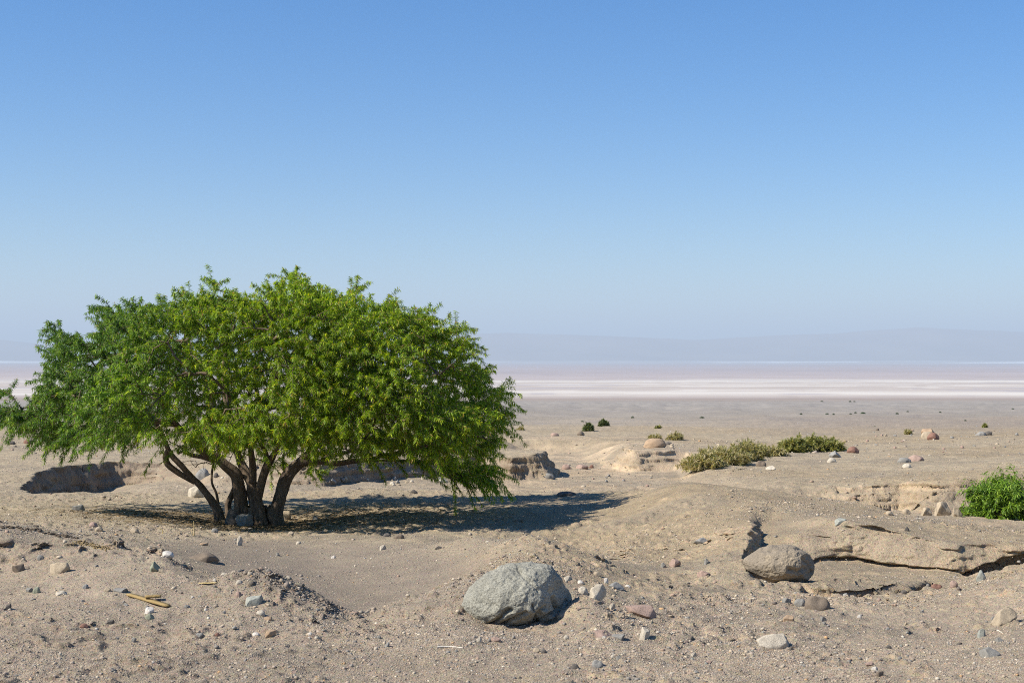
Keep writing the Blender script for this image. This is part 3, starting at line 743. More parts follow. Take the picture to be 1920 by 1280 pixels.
# the gravel nobody could count: one mesh
def gravel_mesh():
    r = np.random.default_rng(21); n = 330000
    px = r.uniform(-60, 1980, n); q = r.uniform(1 / 46, 1 / 7.35, n); d = 1 / q
    keep = np.ones(n, bool)
    x = (px - 960) / F * d
    z, m = terrain(x, d)
    dens = .16 + .84 * sstep(-.12, .25, fbm2(x * .9, d * .9, 4, 200)) + .25 * (d < 9.6)
    dens *= 1 - .6 * m['smooth']; dens *= np.where(d > 12.5, .5, 1.) * np.where(d > 20, .45, 1)
    mound = np.exp(-((px - 560) / 150) ** 2 - ((d - 10.2) / .55) ** 2); dens += mound * .9
    keep = r.uniform(0, 1, n) < dens
    x, d, z, px = x[keep], d[keep], z[keep], px[keep]; n = len(x)
    s = d / F * (.92 + .42 * r.pareto(2.6, n)); s = np.minimum(s, d / F * 4.5) * (1 + .8 * (mound[keep] > .35))
    V0, F0 = ICO[0]
    k = len(V0)
    V = V0[None] * (1 + r.uniform(-.35, .35, (n, k, 1)))
    sc = np.stack([s * r.uniform(.7, 1.35, n), s * r.uniform(.7, 1.2, n), s * r.uniform(.4, .85, n)], -1)
    V = V * sc[:, None]
    a = r.uniform(0, 2 * PI, n); ca, sa = np.cos(a)[:, None], np.sin(a)[:, None]
    V = np.stack([V[..., 0] * ca - V[..., 1] * sa, V[..., 0] * sa + V[..., 1] * ca, V[..., 2]], -1)
    V += np.stack([x, d, z + sc[:, 2] * .25], -1)[:, None]
    pal = 1.15 * np.array([(.31, .25, .19), (.28, .225, .165), (.37, .295, .205), (.22, .195, .160), (.20, .18, .150), (.15, .12, .095), (.42, .35, .25), (.31, .22, .155), (.38, .24, .12), (.48, .42, .32), (.26, .24, .20)])
    pi = r.choice(len(pal), n, p=[.2, .17, .17, .1, .07, .06, .08, .05, .03, .03, .04])
    c = pal[pi] * r.uniform(.85, 1.12, (n, 1)) * (1 - .45 * np.clip(mound[keep], 0, 1)[:, None])  # mound pebbles darkened: dark gravel, with the flank's shade put into the colour
    c = np.repeat(c, k, 0)
    f = (F0[None] + (np.arange(n) * k)[:, None, None]).reshape(-1, 3)
    m_, t, b = mat_new('gravel_stone'); at = N(t, 'ShaderNodeAttribute', attribute_name='col'); t.links.new(at.outputs['Color'], b.inputs['Base Color'])
    o = mesh_obj('gravel', V.reshape(-1, 3), f, m_, smooth=False, cols=c); tag(o, kind='stuff')
gravel_mesh()

# ------------------------------------------------------------------ tubes for stems, sticks
def tube(P, rad, sides=8, noise_=0., seed=0, ridge=0.):
    """swept tube through points P (n,3); returns V, F (quads)"""
    P = np.asarray(P, float); n = len(P); T = np.gradient(P, axis=0); T /= np.maximum(np.linalg.norm(T, axis=1), 1e-9)[:, None]
    ref = np.array([.13, 1., .21]); ref /= np.linalg.norm(ref)
    U = np.cross(T, ref); U /= np.maximum(np.linalg.norm(U, axis=1), 1e-6)[:, None]; B = np.cross(T, U)
    a = np.linspace(0, 2 * PI, sides, endpoint=False)
    rr_ = np.asarray(rad, float)[:, None] * np.ones((1, sides))
    if noise_:
        L = np.concatenate([[0], np.cumsum(np.linalg.norm(np.diff(P, axis=0), axis=1))])
        q = np.stack([np.cos(a)[None] * 1.6 + 0 * L[:, None], np.sin(a)[None] * 1.6 + 0 * L[:, None], L[:, None] * 2.4 + 0 * a[None] + seed * 7], -1).reshape(-1, 3)
        rr_ = rr_ * (1 + noise_ * fbm3(q, 3, seed, .6).reshape(n, sides) + ridge * np.abs(np.sin(a * 3 + L[:, None] * 2.0)) - ridge * .5)
    V = P[:, None] + rr_[..., None] * (U[:, None] * np.cos(a)[None, :, None] + B[:, None] * np.sin(a)[None, :, None])
    i = np.arange(n - 1)[:, None] * sides; j = np.arange(sides)[None]; jn = (j + 1) % sides
    f = np.stack([(i + j), (i + jn), (i + sides + jn), (i + sides + j)], -1).reshape(-1, 4)
    return V.reshape(-1, 3), f
def resample(P, rad, step, wob=0, seed=0):
    P = np.asarray(P, float); rad = np.asarray(rad, float)
    # Catmull-Rom through the points
    Q = np.vstack([2 * P[0] - P[1], P, 2 * P[-1] - P[-2]]); out = []; ro = []
    for i in range(len(P) - 1):
        p0, p1, p2, p3 = Q[i:i + 4]; m = max(2, int(np.linalg.norm(p2 - p1) / step))
        for k in range(m):
            t = k / m
            out.append(.5 * ((2 * p1) + (-p0 + p2) * t + (2 * p0 - 5 * p1 + 4 * p2 - p3) * t * t + (-p0 + 3 * p1 - 3 * p2 + p3) * t ** 3)); ro.append(rad[i] * (1 - t) + rad[i + 1] * t)
    out.append(P[-1]); ro.append(rad[-1]); out = np.array(out)
    if wob:
        L = np.arange(len(out)) * step; out = out + np.stack([n2(L * 3, L * 0 + seed + k * 5.5, 9) for k in range(3)], -1) * wob
    return out, np.array(ro)
class Acc:
    def __init__(s): s.V = []; s.F = []; s.C = []; s.n = 0
    def add(s, V, F_, c=None):
        s.V.append(V); s.F.append(np.asarray(F_) + s.n); s.n += len(V)
        if c is not None: s.C.append(np.broadcast_to(c, (len(V), 3)))
    def build(s, name, mat, parent=None, smooth=True, origin=None):
        V = np.concatenate(s.V)
        if origin is not None: V = V - np.asarray(origin)[None]
        return mesh_obj(name, V, np.concatenate(s.F), mat, parent, smooth, cols=np.concatenate(s.C) if s.C else None)

bark = plain_mat('tree_bark', (.155, .112, .075), .6, 26, 1.0, (1, 1, .22), .95)
twigm = plain_mat('twig_bark', (.13, .09, .06), .3, 20, .3)
leafm = leaf_mat('acacia_leaf', .36)

def fronds(P, D, rnd_, n_per, L, wd, pal, droop=.45, sect=3):
    """narrow feathery leaves at points P with twig directions D: returns V, F, C"""
    n = len(P)
    side = rnd_.normal(size=(n, 3)); side -= (side * D).sum(1)[:, None] * D; side /= np.maximum(np.linalg.norm(side, axis=1), 1e-6)[:, None]
    dr = side * .85 + D * .45 + np.array([0, 0, -droop])[None] * rnd_.uniform(.3, 1.6, (n, 1)); dr /= np.linalg.norm(dr, axis=1)[:, None]
    nv = rnd_.normal(size=(n, 3)) * .55 + np.array([0, 0, 1.])[None] + side * .2
    wv = np.cross(dr, nv); wv /= np.maximum(np.linalg.norm(wv, axis=1), 1e-6)[:, None]
    Ls = L * rnd_.uniform(.65, 1.25, (n, 1)); Ws = wd * rnd_.uniform(.7, 1.25, (n, 1))
    V = []
    for s_, wf in ((0, .35), (.45, 1.), (1., .25)) if sect == 3 else ((0, .5), (1., .6)):
        c = P + dr * Ls * s_ + np.array([0, 0, -1.])[None] * Ls * droop * .6 * s_ * s_
        V += [c - wv * Ws * .5 * wf, c + wv * Ws * .5 * wf]
    V = np.stack(V, 1); k = V.shape[1]
    F0 = np.array([[0, 1, 3, 2], [2, 3, 5, 4]]) if sect == 3 else np.array([[0, 1, 3, 2]])
    f = (F0[None] + (np.arange(n) * k)[:, None, None]).reshape(-1, 4)
    pal = np.array(pal); ci = rnd_.choice(len(pal), n); c = pal[ci] * rnd_.uniform(.75, 1.35, (n, 1))
    return V.reshape(-1, 3), f, np.repeat(c, k, 0)

def grow(nodes, node_r, attract, rnd_, step=.14, sag=.10, rmin=.0025, up=.25):
    """connect each attractor to the nearest wood; returns branch tubes and the twig lines"""
    N_ = [np.array(p) for p in nodes]; par = [-1] * len(N_); cost = [0.] * len(N_); fixed = len(N_)
    arr = np.zeros((len(N_) + len(attract) * 40, 3)); arr[:len(N_)] = N_; cst = np.zeros(len(arr)); m = len(N_)
    d0 = ((attract[:, None] - arr[None, :m]) ** 2).sum(-1).min(1)
    parent = np.full(len(arr), -1); chains = []
    for k in np.argsort(d0):
        a = attract[k]
        dd = np.linalg.norm(arr[:m] - a, axis=1)
        i = int(np.argmin(dd + .22 * cst[:m])); p = arr[i].copy(); L = dd[i]
        ns = max(2, int(L / step)); ids = [i]; prev = i
        mid = (p + a) / 2 + rnd_.normal(size=3) * L * .10 + np.array([0, 0, up * L * .35])
        for s_ in range(1, ns + 1):
            t = s_ / ns; q = (1 - t) ** 2 * p + 2 * t * (1 - t) * mid + t * t * a + (rnd_.normal(size=3) * .012 if s_ < ns else 0)
            if m >= len(arr): break
            arr[m] = q; parent[m] = prev; cst[m] = cst[prev] + L / ns; prev = m; ids.append(m); m += 1
        chains.append(ids)
    load = np.zeros(m)
    for ids in chains: load[ids[-1]] += 1
    for i in range(m - 1, fixed - 1, -1):
        if parent[i] >= 0: load[parent[i]] += load[i]
    rad = rmin * np.maximum(load, 1) ** .46
    return arr[:m], chains, rad

# ------------------------------------------------------------------ the big tree
D0 = 20.0
CROWN = [(0,745),(30,752),(62,757),(66,725),(82,692),(86,655),(97,622),(130,608),(168,612),(180,590),(196,556),(222,562),(262,556),(300,548),(345,533),(390,536),(440,532),(480,542),(492,524),(530,502),(560,498),(592,520),(622,534),(662,526),(684,548),(740,552),(764,566),(806,572),(824,592),(868,610),(884,638),(896,668),(918,702),(946,742),(960,780),(948,810),(942,850),(930,868),
 (880,862),(820,866),(760,852),(700,856),(640,842),(590,838),(540,846),(480,842),(430,838),(380,840),(330,826),(300,838),(250,838),(200,838),(150,842),(100,838),(86,820),(40,800),(0,795),(-30,775)]
CR = np.array(CROWN, float)
def px_sdf(poly, x, y): return sdf(poly, x, y)
trng = np.random.default_rng(42)
def crown_points(n):
    out = []
    top = np.array([p for p in CROWN])
    while sum(len(o) for o in out) < n:
        px = trng.uniform(-40, 965, 4000); py = trng.uniform(490, 880, 4000)
        s = px_sdf(CR, px, py); ok = s > 15
        px, py, s = px[ok], py[ok], s[ok]
        # half depth of the crown at this place: round at top and sides, flat below
        e = np.minimum(s, np.maximum(870 - py, 0) * 2.2 + 40)
        up_ = px_sdf(np.vstack([CR[:38], [(930, 1100), (-30, 1100)]]), px, py)
        e = np.clip(up_ / 215., 0, 1); hd = 2.75 * np.sqrt(1 - (1 - e) ** 2) + .12
        sign = np.where(trng.uniform(0, 1, len(px)) < .60, -1, 1)
        rr_ = trng.uniform(0, 1, len(px)); fr = np.where(rr_ < .64, trng.uniform(.74, 1.0, len(px)), trng.uniform(.25, .74, len(px)))
        under = (py > 800) & (trng.uniform(0, 1, len(px)) < .5); fr = np.where(under, trng.uniform(0, 1, len(px)), fr)
        d = D0 + sign * hd * fr + .15
        px = np.where(px > 480, 480 + (px - 480) * .972, px); py = np.where(py < 840, 840 + (py - 840) * .955, py)
        q = np.stack([(px - 960) / F * d, d, CZ - (py - HZ) / F * d], -1)
        cl = n3(q[:, 0] * 1.25, q[:, 1] * 1.25, q[:, 2] * 1.5, 300) + .5 * n3(q[:, 0] * 2.7, q[:, 1] * 2.7, q[:, 2] * 3, 301)
        keep = cl > -.10 - .25 * (q[:, 2] > 1.9) + .22 * trng.uniform(-1, 1, len(px))
        # the rim stays ragged but filled
        keep |= (s < 30) & (trng.uniform(0, 1, len(px)) < .35)
        keep |= (fr < .72)
        out.append(q[keep])
    return np.concatenate(out)[:n]
def make_tree():
    base = hit(488, 984); base[1] = D0
    root = empty('acacia_tree', (base[0], D0, float(ground_z(base[0], D0)[0])))
    tag(root, 'wide spreading green desert tree with several twisted trunks growing on the sandy flat', 'tree')
    O = np.array(root.location)
    def wp(pts): return np.array([W(p[0], p[1], D0 + (p[2] if len(p) > 2 else 0)) for p in pts])
    stems = [  # (points px, py, depth offset), radii m
     ([(414,975,.0),(408,952,0),(378,912,-.1),(362,896,-.15),(344,876,-.2),(325,858,-.2),(316,845,-.2),(311,832,-.2),(296,800,-.3),(270,760,-.4)], [.10,.085,.075,.07,.065,.06,.055,.05,.04,.03]),
     ([(366,904,-.1),(344,890,-.14),(326,878,-.16),(314,868,-.18),(310,856,-.2),(314,846,-.2)], [.035,.05,.055,.06,.06,.05]),
     ([(408,945,.1),(405,925,.1),(397,905,.12),(398,881,.15),(402,862,.2),(404,845,.2)], [.03,.025,.024,.022,.02,.02]),
     ([(455,985,0),(452,952,0),(446,910,-.05),(441,888,-.05),(422,872,-.08),(404,858,-.1),(378,846,-.2),(362,828,-.3),(330,795,-.6),(290,740,-.9),(230,700,-1.0)], [.17,.15,.13,.12,.10,.085,.075,.065,.055,.045,.03]),
     ([(400,862,-.05),(380,856,-.1),(360,853,-.1),(345,846,-.15),(334,850,-.2)], [.05,.042,.036,.032,.024]),
     ([(408,862,0),(410,846,.1),(413,826,.2),(405,780,.5),(380,700,1.0),(350,640,1.2)], [.05,.045,.04,.035,.03,.02]),
     ([(493,992,-.05),(488,965,-.05),(479,930,0),(472,900,0),(459,880,.05),(450,866,.1),(443,846,.15),(438,820,.2),(425,760,.4),(420,680,.5),(440,610,.4)], [.19,.16,.14,.125,.11,.095,.085,.075,.06,.045,.025]),
     ([(474,905,-.1),(474,880,-.1),(471,852,-.2),(474,826,-.4),(500,760,-1.1),(520,690,-1.5),(510,620,-1.5)], [.08,.07,.06,.055,.045,.035,.02]),
     ([(482,935,-.1),(488,912,-.12),(496,888,-.15),(504,868,-.2),(513,852,-.25),(521,836,-.3),(545,780,-.4),(570,690,-.3),(575,600,-.2),(560,530,0)], [.10,.085,.08,.075,.065,.055,.05,.04,.03,.015]),
     ([(503,870,-.2),(500,852,-.3),(490,832,-.5),(470,790,-1.1),(430,740,-1.6),(390,700,-1.9)], [.05,.045,.04,.035,.03,.02]),
     ([(520,990,0),(516,965,0),(522,940,0),(532,908,0),(545,885,0),(562,869,0),(578,853,-.05),(596,832,-.1),(625,800,-.2),(660,740,-.4),(690,670,-.5),(700,600,-.4)], [.16,.15,.14,.13,.12,.11,.095,.08,.065,.05,.04,.02]),
     ([(566,868,-.05),(600,865,-.15),(635,868,-.3),(664,864,-.4),(700,858,-.6),(732,850,-.8),(780,840,-1.1),(840,830,-1.3),(890,825,-1.2)], [.075,.065,.055,.05,.042,.035,.028,.022,.012]),
     ([(600,865,-.1),(640,850,.3),(700,835,.8),(780,820,1.3),(850,800,1.3)], [.045,.04,.035,.028,.015]),
     ([(664,864,-.4),(700,862,-.3),(760,862,0),(820,868,.2),(868,882,.2)], [.035,.03,.022,.016,.01]),
     ([(655,866,-.35),(662,850,-.4),(690,838,-.6),(700,820,-.8)], [.03,.026,.02,.014]),
     ([(625,800,-.2),(700,770,.5),(780,720,1.0),(820,660,1.0)], [.05,.042,.03,.018]),
     ([(625,800,-.2),(690,770,-1.0),(760,740,-1.6),(820,700,-1.6)], [.05,.04,.03,.018]),
     ([(330,795,-.6),(250,780,-1.0),(170,750,-1.0),(110,740,-.7),(40,765,-.5)], [.045,.038,.03,.022,.012]),
     ([(330,795,-.6),(260,770,.3),(190,700,.8),(150,650,.6)], [.04,.034,.026,.014]),
     ([(445,900,.35),(436,925,.35),(428,945,.35),(432,975,.3)], [.05,.06,.065,.07]),
     ([(425,760,.4),(480,690,1.2),(500,620,1.4),(480,570,1.0)], [.045,.036,.026,.015]),
     ([(570,690,-.3),(620,620,.2),(650,570,.3)], [.035,.025,.014]),
    ]
    tr = Acc(); nodes = []; nr_ = []
    for i, (pts, rad) in enumerate(stems):
        P, r_ = resample(wp(pts), rad, .05, .012, i * 3.7)
        V, f = tube(P, r_ * .62, 16, .50, i, .26); tr.add(V, f)
        for a, b in zip(P[::2], r_[::2]):
            if a[2] > .25: nodes.append(a); nr_.append(b)
    # root flare
    for a in np.linspace(0, 2 * PI, 9, endpoint=False):
        c0 = np.array([O[0] + .15 * math.cos(a) * 1.4, D0 + .1 * math.sin(a), O[2] + .12]); c1 = c0 + np.array([.16 * math.cos(a), .14 * math.sin(a), -.2])
        P, r_ = resample([c0 + (0, 0, .15), c0, c1], [.07, .08, .03], .04, .01, a); V, f = tube(P, r_ * .7, 8, .3, int(a * 9)); tr.add(V, f)
    tr.build('trunk', bark, root, origin=O)
    A = crown_points(4500)
    # sprays that stand out of the outline, and the hanging spray at lower right
    ex_ = []
    for (px, py, dd, n, sx, sy) in [(403,515,.2,7,8,10),(545,496,0,7,12,5),(664,524,-.1,7,7,6),(812,570,-.1,7,8,5),(868,606,-.2,8,8,5),(890,638,-.2,8,9,6),(915,700,-.2,8,7,8),(948,740,-.3,10,10,8),(958,785,-.4,12,12,12),(742,550,-.2,6,8,5),
        (8,735,-.4,7,14,6),(25,775,-.4,30,30,12),(60,780,-.5,30,30,16),(108,616,-.2,8,10,8),(202,552,0,6,8,4),(890,885,.1,34,32,18),(925,900,.1,12,14,8),(850,872,.2,20,26,12),(915,880,0,14,16,12),(520,870,1.0,10,30,8),(600,842,-.8,16,40,10),(700,848,-.9,16,36,10),(440,832,-.9,12,40,8),(790,862,-.6,14,36,10),(345,835,-.7,10,30,6),(590,880,1.1,6,20,6),(120,820,-.8,20,40,14)]:
        k = trng.normal(size=(n, 3)); ex_.append(np.array([W(px + sx * a[0] * .6 - (16 if px > 700 else 0), py + sy * a[1] * .6 + (24 if py < 600 else 10 if py < 700 else 0), D0 + dd + .3 * a[2]) for a in k]))
    A = np.concatenate([A] + ex_)
    nb_ = 110                                   # bare twigs tangled under the crown
    BT = np.array([W(trng.uniform(330, 720), trng.uniform(815, 885), D0 + trng.uniform(-.8, 1.2)) for _ in range(nb_)])
    nleafy = len(A); A = np.concatenate([A, BT])
    arr, chains, rad = grow(nodes, nr_, A, trng)
    bare = set(map(tuple, np.round(BT, 6)))
    br = Acc(); LP = []; LD = []; LU = []
    for ids in chains:
        P = arr[ids]; r_ = np.minimum(rad[ids], .03)
        V, f = tube(P, r_, 4); br.add(V, f)
        if tuple(np.round(P[-1], 6)) in bare: continue
        # tip keeps going outward and arches over
        tdir = P[-1] - P[-2]; tdir /= np.linalg.norm(tdir) + 1e-9
        outw = P[-1] - np.array([W(480, 760, D0)[0], D0, .4]); outw /= np.linalg.norm(outw)
        dirn = tdir * .6 + outw * .7 + trng.normal(size=3) * .35 + np.array([0, 0, .05]); dirn /= np.linalg.norm(dirn)
        L = trng.uniform(.15, .40); t = np.linspace(0, 1, 6)[:, None]
        tip = P[-1] + dirn * L * t + np.array([0, 0, -1.]) * (L * .34) * t * t
        V, f = tube(tip, np.linspace(rad[ids[-1]], .0012, 6), 3)
        V2, f2 = tube(tip, np.linspace(rad[ids[-1]], .0012, 6), 4); br.add(V2, f2)
        lastL = P[-3:] if len(P) > 3 else P
        full = np.vstack([lastL[:-1], tip]); m = trng.integers(120, 175)
        u = trng.uniform(0, 1, m) ** .85 * (len(full) - 1.001); i = u.astype(int); fr = (u - i)[:, None]
        LP.append(full[i] * (1 - fr) + full[i + 1] * fr); D_ = full[i + 1] - full[i]; LD.append(D_ / (np.linalg.norm(D_, axis=1)[:, None] + 1e-9)); LU.append(u / len(full))
    br.build('branches', twigm, root, origin=O)
    LP = np.concatenate(LP); LD = np.concatenate(LD)
    pal = [(.130, .225, .006), (.17, .270, .006), (.080, .160, .010), (.23, .34, .010), (.16, .250, .006), (.10, .185, .012), (.33, .42, .03), (.15, .235, .008), (.11, .19, .01), (.20, .30, .01), (.13, .22, .01), (.10, .18, .01), (.16, .26, .01), (.30, .20, .07), (.36, .46, .04), (.28, .40, .015)]
    V, f, c = fronds(LP, LD, trng, 1, .054, .0082, pal, droop=.36)
    tipf = np.repeat(sstep(.72, .95, np.concatenate(LU)), 6)[:, None]; c = c * (1 + tipf * np.array([1.0, .55, .1])[None])
    # left side of the crown is a cooler, duller green
    X_ = V[:, 0]; cool = (1 - sstep(-5.6, -3.6, X_))[:, None]; cb = np.repeat(n3(LP[:, 0] * .9, LP[:, 1] * .9, LP[:, 2] * .9, 310), 6)[:, None]
    c = c * (1 + .22 * cb) * (1 - cool * np.array([.42, .28, -.9])[None])
    mesh_obj('crown', V - O[None], f, leafm, root, cols=c)
    return len(f)
print('leaf faces', make_tree())

# ------------------------------------------------------------------ shrubs
shrub_leaf = leaf_mat('shrub_leaf', .25)
def shrub(px, pyb, wpx, hpx, n, pal, label, name='shrub', cat='shrub', group=None, leafL=.05, leafW=.012, flat=1., lean=0, seed=1, dep=.8, per=26, woodc=twigm, d_over=None, droop=.15):
    p = hit(px, pyb)
    if d_over is not None:
        p = W(px, pyb, d_over); p[2] = float(ground_z(p[0], d_over)[0])
    sc = p[1] / F; w_ = wpx * sc / 2; h_ = (hpx * sc) + (W(px, pyb, p[1])[2] - p[2])
    r = np.random.default_rng(seed)
    root = empty(name, tuple(p)); tag(root, label, cat, group)
    a = r.normal(size=(n, 3)); a /= np.linalg.norm(a, axis=1)[:, None]; a[:, 2] = np.abs(a[:, 2]) * .95 + .05
    a *= r.uniform(.55, 1., (n, 1)); lump = 1 + .38 * n3(a[:, 0] * 2.4, a[:, 1] * 2.4, a[:, 2] * 2.4, seed)
    A = np.stack([a[:, 0] * w_ * .92 + lean * a[:, 2] * w_, a[:, 1] * w_ * dep, a[:, 2] * h_ * .9], -1) * lump[:, None]
    nodes = [np.array([x * w_ * .25, y * w_ * .2, .0]) for x in (-1, 0, 1) for y in (-1, 0, 1)] + [np.array([0, 0, h_ * .2])]
    arr, chains, rad = grow(nodes, None, A, r, step=max(h_ * .15, .02), rmin=.0015 * max(1, h_), up=.1)
    ac = Acc(); LP = []; LD = []
    for ids in chains:
        P = arr[ids]; V, f = tube(P, rad[ids], 3 if n > 200 else 4); ac.add(V, f)
        e = P[-1] - P[-2]; e /= np.linalg.norm(e) + 1e-9; L = h_ * r.uniform(.06, .34) * (r.uniform(0, 1) < .8) + h_ * .05
        full = np.vstack([P[-2:], P[-1] + e * L + (0, 0, L * .3)]); m = per
        u = r.uniform(0, 1, m) * (len(full) - 1.001); i = u.astype(int); fr = (u - i)[:, None]
        LP.append(full[i] * (1 - fr) + full[i + 1] * fr); D_ = full[i + 1] - full[i]; LD.append(D_ / (np.linalg.norm(D_, axis=1)[:, None] + 1e-9))
    ac.build('stems', woodc, root)
    V, f, c = fronds(np.concatenate(LP), np.concatenate(LD), r, 1, leafL, leafW, pal, droop=droop)
    mesh_obj('foliage', V, f, shrub_leaf, root, cols=c)
    return root
OLV = [(.33, .28, .12), (.25, .235, .085), (.40, .34, .17), (.18, .185, .055), (.45, .37, .21)]
GRN = [(.19, .205, .045), (.14, .165, .035), (.25, .24, .065), (.31, .27, .10)]
DGR = [(.10, .125, .04), (.07, .095, .03), (.13, .14, .055)]
BRT = [(.11, .20, .015), (.15, .25, .018), (.08, .15, .015), (.21, .30, .03)]
shrub(1882, 972, 128, 92, 420, BRT, 'bright green feathery bush in the gully at the right edge', name='bush', cat='bush', leafL=.075, leafW=.015, seed=3, per=46, dep=.9, d_over=21.6, droop=.4)
G1 = 'shrubs in the olive row on the plateau edge'
shrub(1316, 879, 84, 28, 240, OLV, 'pale olive shrub at the left end of the plateau shrub row', group=G1, leafL=.085, leafW=.018, droop=-.15, seed=5, per=24)
shrub(1358, 870, 96, 33, 300, OLV, 'tallest pale olive shrub, second from the left in the plateau row', group=G1, leafL=.085, leafW=.018, droop=-.15, seed=6, per=24)
shrub(1402, 860, 84, 28, 240, OLV[:4], 'olive shrub in the middle of the plateau row', group=G1, leafL=.085, leafW=.018, droop=-.15, seed=7, per=24)
shrub(1443, 854, 74, 20, 190, OLV[:3], 'low pale shrub between the olive and the dark green ones', group=G1, leafL=.07, leafW=.022, seed=8, per=22)
shrub(1486, 848, 62, 27, 230, GRN, 'dark green shrub left of the largest one in the plateau row', group=G1, leafL=.080, leafW=.020, droop=-.1, seed=9, per=26)
shrub(1524, 846, 74, 28, 280, GRN, 'largest dark green shrub in the plateau row', group=G1, leafL=.080, leafW=.020, droop=-.1, seed=10, per=26)
shrub(1561, 844, 50, 21, 190, GRN, 'dark green shrub at the right end of the plateau row', group=G1, leafL=.080, leafW=.020, droop=-.1, seed=11, per=26)
shrub(1265, 825, 34, 15, 90, OLV, 'small low olive shrub behind the big orange rock', leafL=.07, leafW=.022, seed=12, per=16, lean=.2)
shrub(1226, 822, 30, 8, 50, OLV, 'sparse low tuft left of the small olive shrub', name='grass_tuft', cat='tuft', leafL=.08, leafW=.02, seed=13, per=12)
def bushlet(px, py, wpx, hpx, label, seed, pal=GRN, n=60):
    shrub(px, py, wpx, hpx, n, pal, label, seed=seed, leafL=wpx * .008 * 1.3, leafW=wpx * .0045, per=14)
shrub(1103, 808, 19, 12, 90, DGR, 'round dark green shrub with a short trunk on the far flat', leafL=.12, leafW=.04, seed=14, per=18)
shrub(1131, 798, 17, 10, 80, DGR, 'smaller leaning green shrub behind the round one on the far flat', leafL=.12, leafW=.04, seed=15, per=16)
shrub(1703, 814, 14, 8, 50, OLV, 'yellowish tuft on the far right rise', name='grass_tuft', cat='tuft', leafL=.09, leafW=.03, seed=16, per=14)
shrub(1846, 801, 10, 6, 40, GRN, 'small green tuft near the right edge of the far rise', name='grass_tuft', cat='tuft', leafL=.10, leafW=.03, seed=17, per=12)
shrub(977, 806, 10, 4, 30, OLV, 'tiny tuft right of the tree crown on the far flat', name='grass_tuft', cat='tuft', leafL=.10, leafW=.03, seed=18, per=12)
shrub(1234, 803, 10, 4, 30, GRN, 'low green tuft above the orange rock on the far flat', name='grass_tuft', cat='tuft', leafL=.10, leafW=.03, seed=19, per=12)
_dmx = np.exp(np.linspace(math.log(60), math.log(900), 3000))
def hit_far(px, py):
    z, _ = terrain((px - 960) / F * _dmx, _dmx.copy()); b = np.nonzero(z >= zp(_dmx, py))[0]; i = b[0] if len(b) else -1
    return np.array(((px - 960) / F * _dmx[i], _dmx[i], z[i]))
def dot_bush(px, py, wpx, hpx, seed):
    """shrub so far off that it is a few pixels wide: leaf cloud only"""
    p = hit_far(px, py); sc = p[1] / F; r = np.random.default_rng(seed); n = 260
    a = r.normal(size=(n, 3)); a /= np.linalg.norm(a, axis=1)[:, None]; a[:, 2] = np.abs(a[:, 2]); a *= r.uniform(.4, 1, (n, 1))
    P = a * np.array([wpx * sc / 2, wpx * sc / 2, hpx * sc])[None]
    V, f, c = fronds(P, a / np.linalg.norm(a, axis=1)[:, None], r, 1, wpx * sc * .16, wpx * sc * .09, [(.05, .085, .035), (.04, .07, .03)], sect=3)
    o = mesh_obj('shrub', V, f, shrub_leaf, loc=tuple(p), cols=c)
    tag(o, 'tiny dark shrub dotted on the distant grey plain', 'shrub', 'tiny shrubs dotted on the distant plain')
for i, (px, py, w_, h_) in enumerate([(1186,784,6,5),(1316,784,9,4),(1502,777,6,3),(1551,777,7,3),(1563,777,5,3),(1595,776,5,2),(1604,774,5,2),(1618,775,9,3),(1682,776,6,3),(1702,772,5,2),(1763,773,5,2),(1541,753,6,2),(1594,753,5,2),(1602,753,4,2),(1899,767,5,2),(1092,791,6,3),(1810,789,5,3),(1640,808,5,3)]):
    dot_bush(px, py, w_, h_, 50 + i)

# ------------------------------------------------------------------ wood, sticks, clods
plankm = plain_mat('weathered_wood', (.36, .25, .10), .35, 30, .5, (1, 14, 14), .8)
strawm = plain_mat('dry_stick', (.50, .38, .17), .25, 30, .3)
palem = plain_mat('bleached_stick', (.62, .56, .46), .15, 30, .3)
def plank(p0, p1, wd, th, mat, label, name='wooden_plank', lift=.012, cat='plank'):
    a = hit(*p0); b = hit(*p1); a[2] += lift; b[2] += lift
    ax = b - a; L = np.linalg.norm(ax); ax /= L; sd = np.cross(ax, (0, 0, 1.)); sd /= np.linalg.norm(sd); up = np.cross(sd, ax)
    n = 14; V = []; r = np.random.default_rng(int(p0[0]))
    for i in range(n):
        t = i / (n - 1); c = a + ax * L * t; wv = wd * (1 - .25 * abs(t - .5) ** 3 * 8 * r.uniform(.6, 1.)) ; j = r.uniform(-.003, .003, 4)
        for k, (s_, u) in enumerate(((-1, 0), (1, 0), (1, 1), (-1, 1))): V.append(c + sd * (s_ * wv / 2 + j[k]) + up * (u * th + j[k] * .6))
    f = [(i * 4 + k, i * 4 + (k + 1) % 4, i * 4 + 4 + (k + 1) % 4, i * 4 + 4 + k) for i in range(n - 1) for k in range(4)]
    f += [(3, 2, 1, 0), (n * 4 - 4, n * 4 - 3, n * 4 - 2, n * 4 - 1)]
    O = (a + b) / 2
    o = mesh_obj(name, np.array(V) - O, f, mat, smooth=False, loc=tuple(O)); tag(o, label, cat); return o
plank((241, 1117), (316, 1139), .045, .014, plankm, 'long weathered yellowish plank lying in the gravel at lower left', lift=.004)
plank((272, 1126), (302, 1125), .05, .014, plankm, 'short weathered board lying across the long plank', lift=.022, cat='board', name='wooden_board')
plank((374, 1095), (407, 1094), .022, .006, strawm, 'split yellow stick on the crest of the gravel', name='stick', lift=.004, cat='stick')
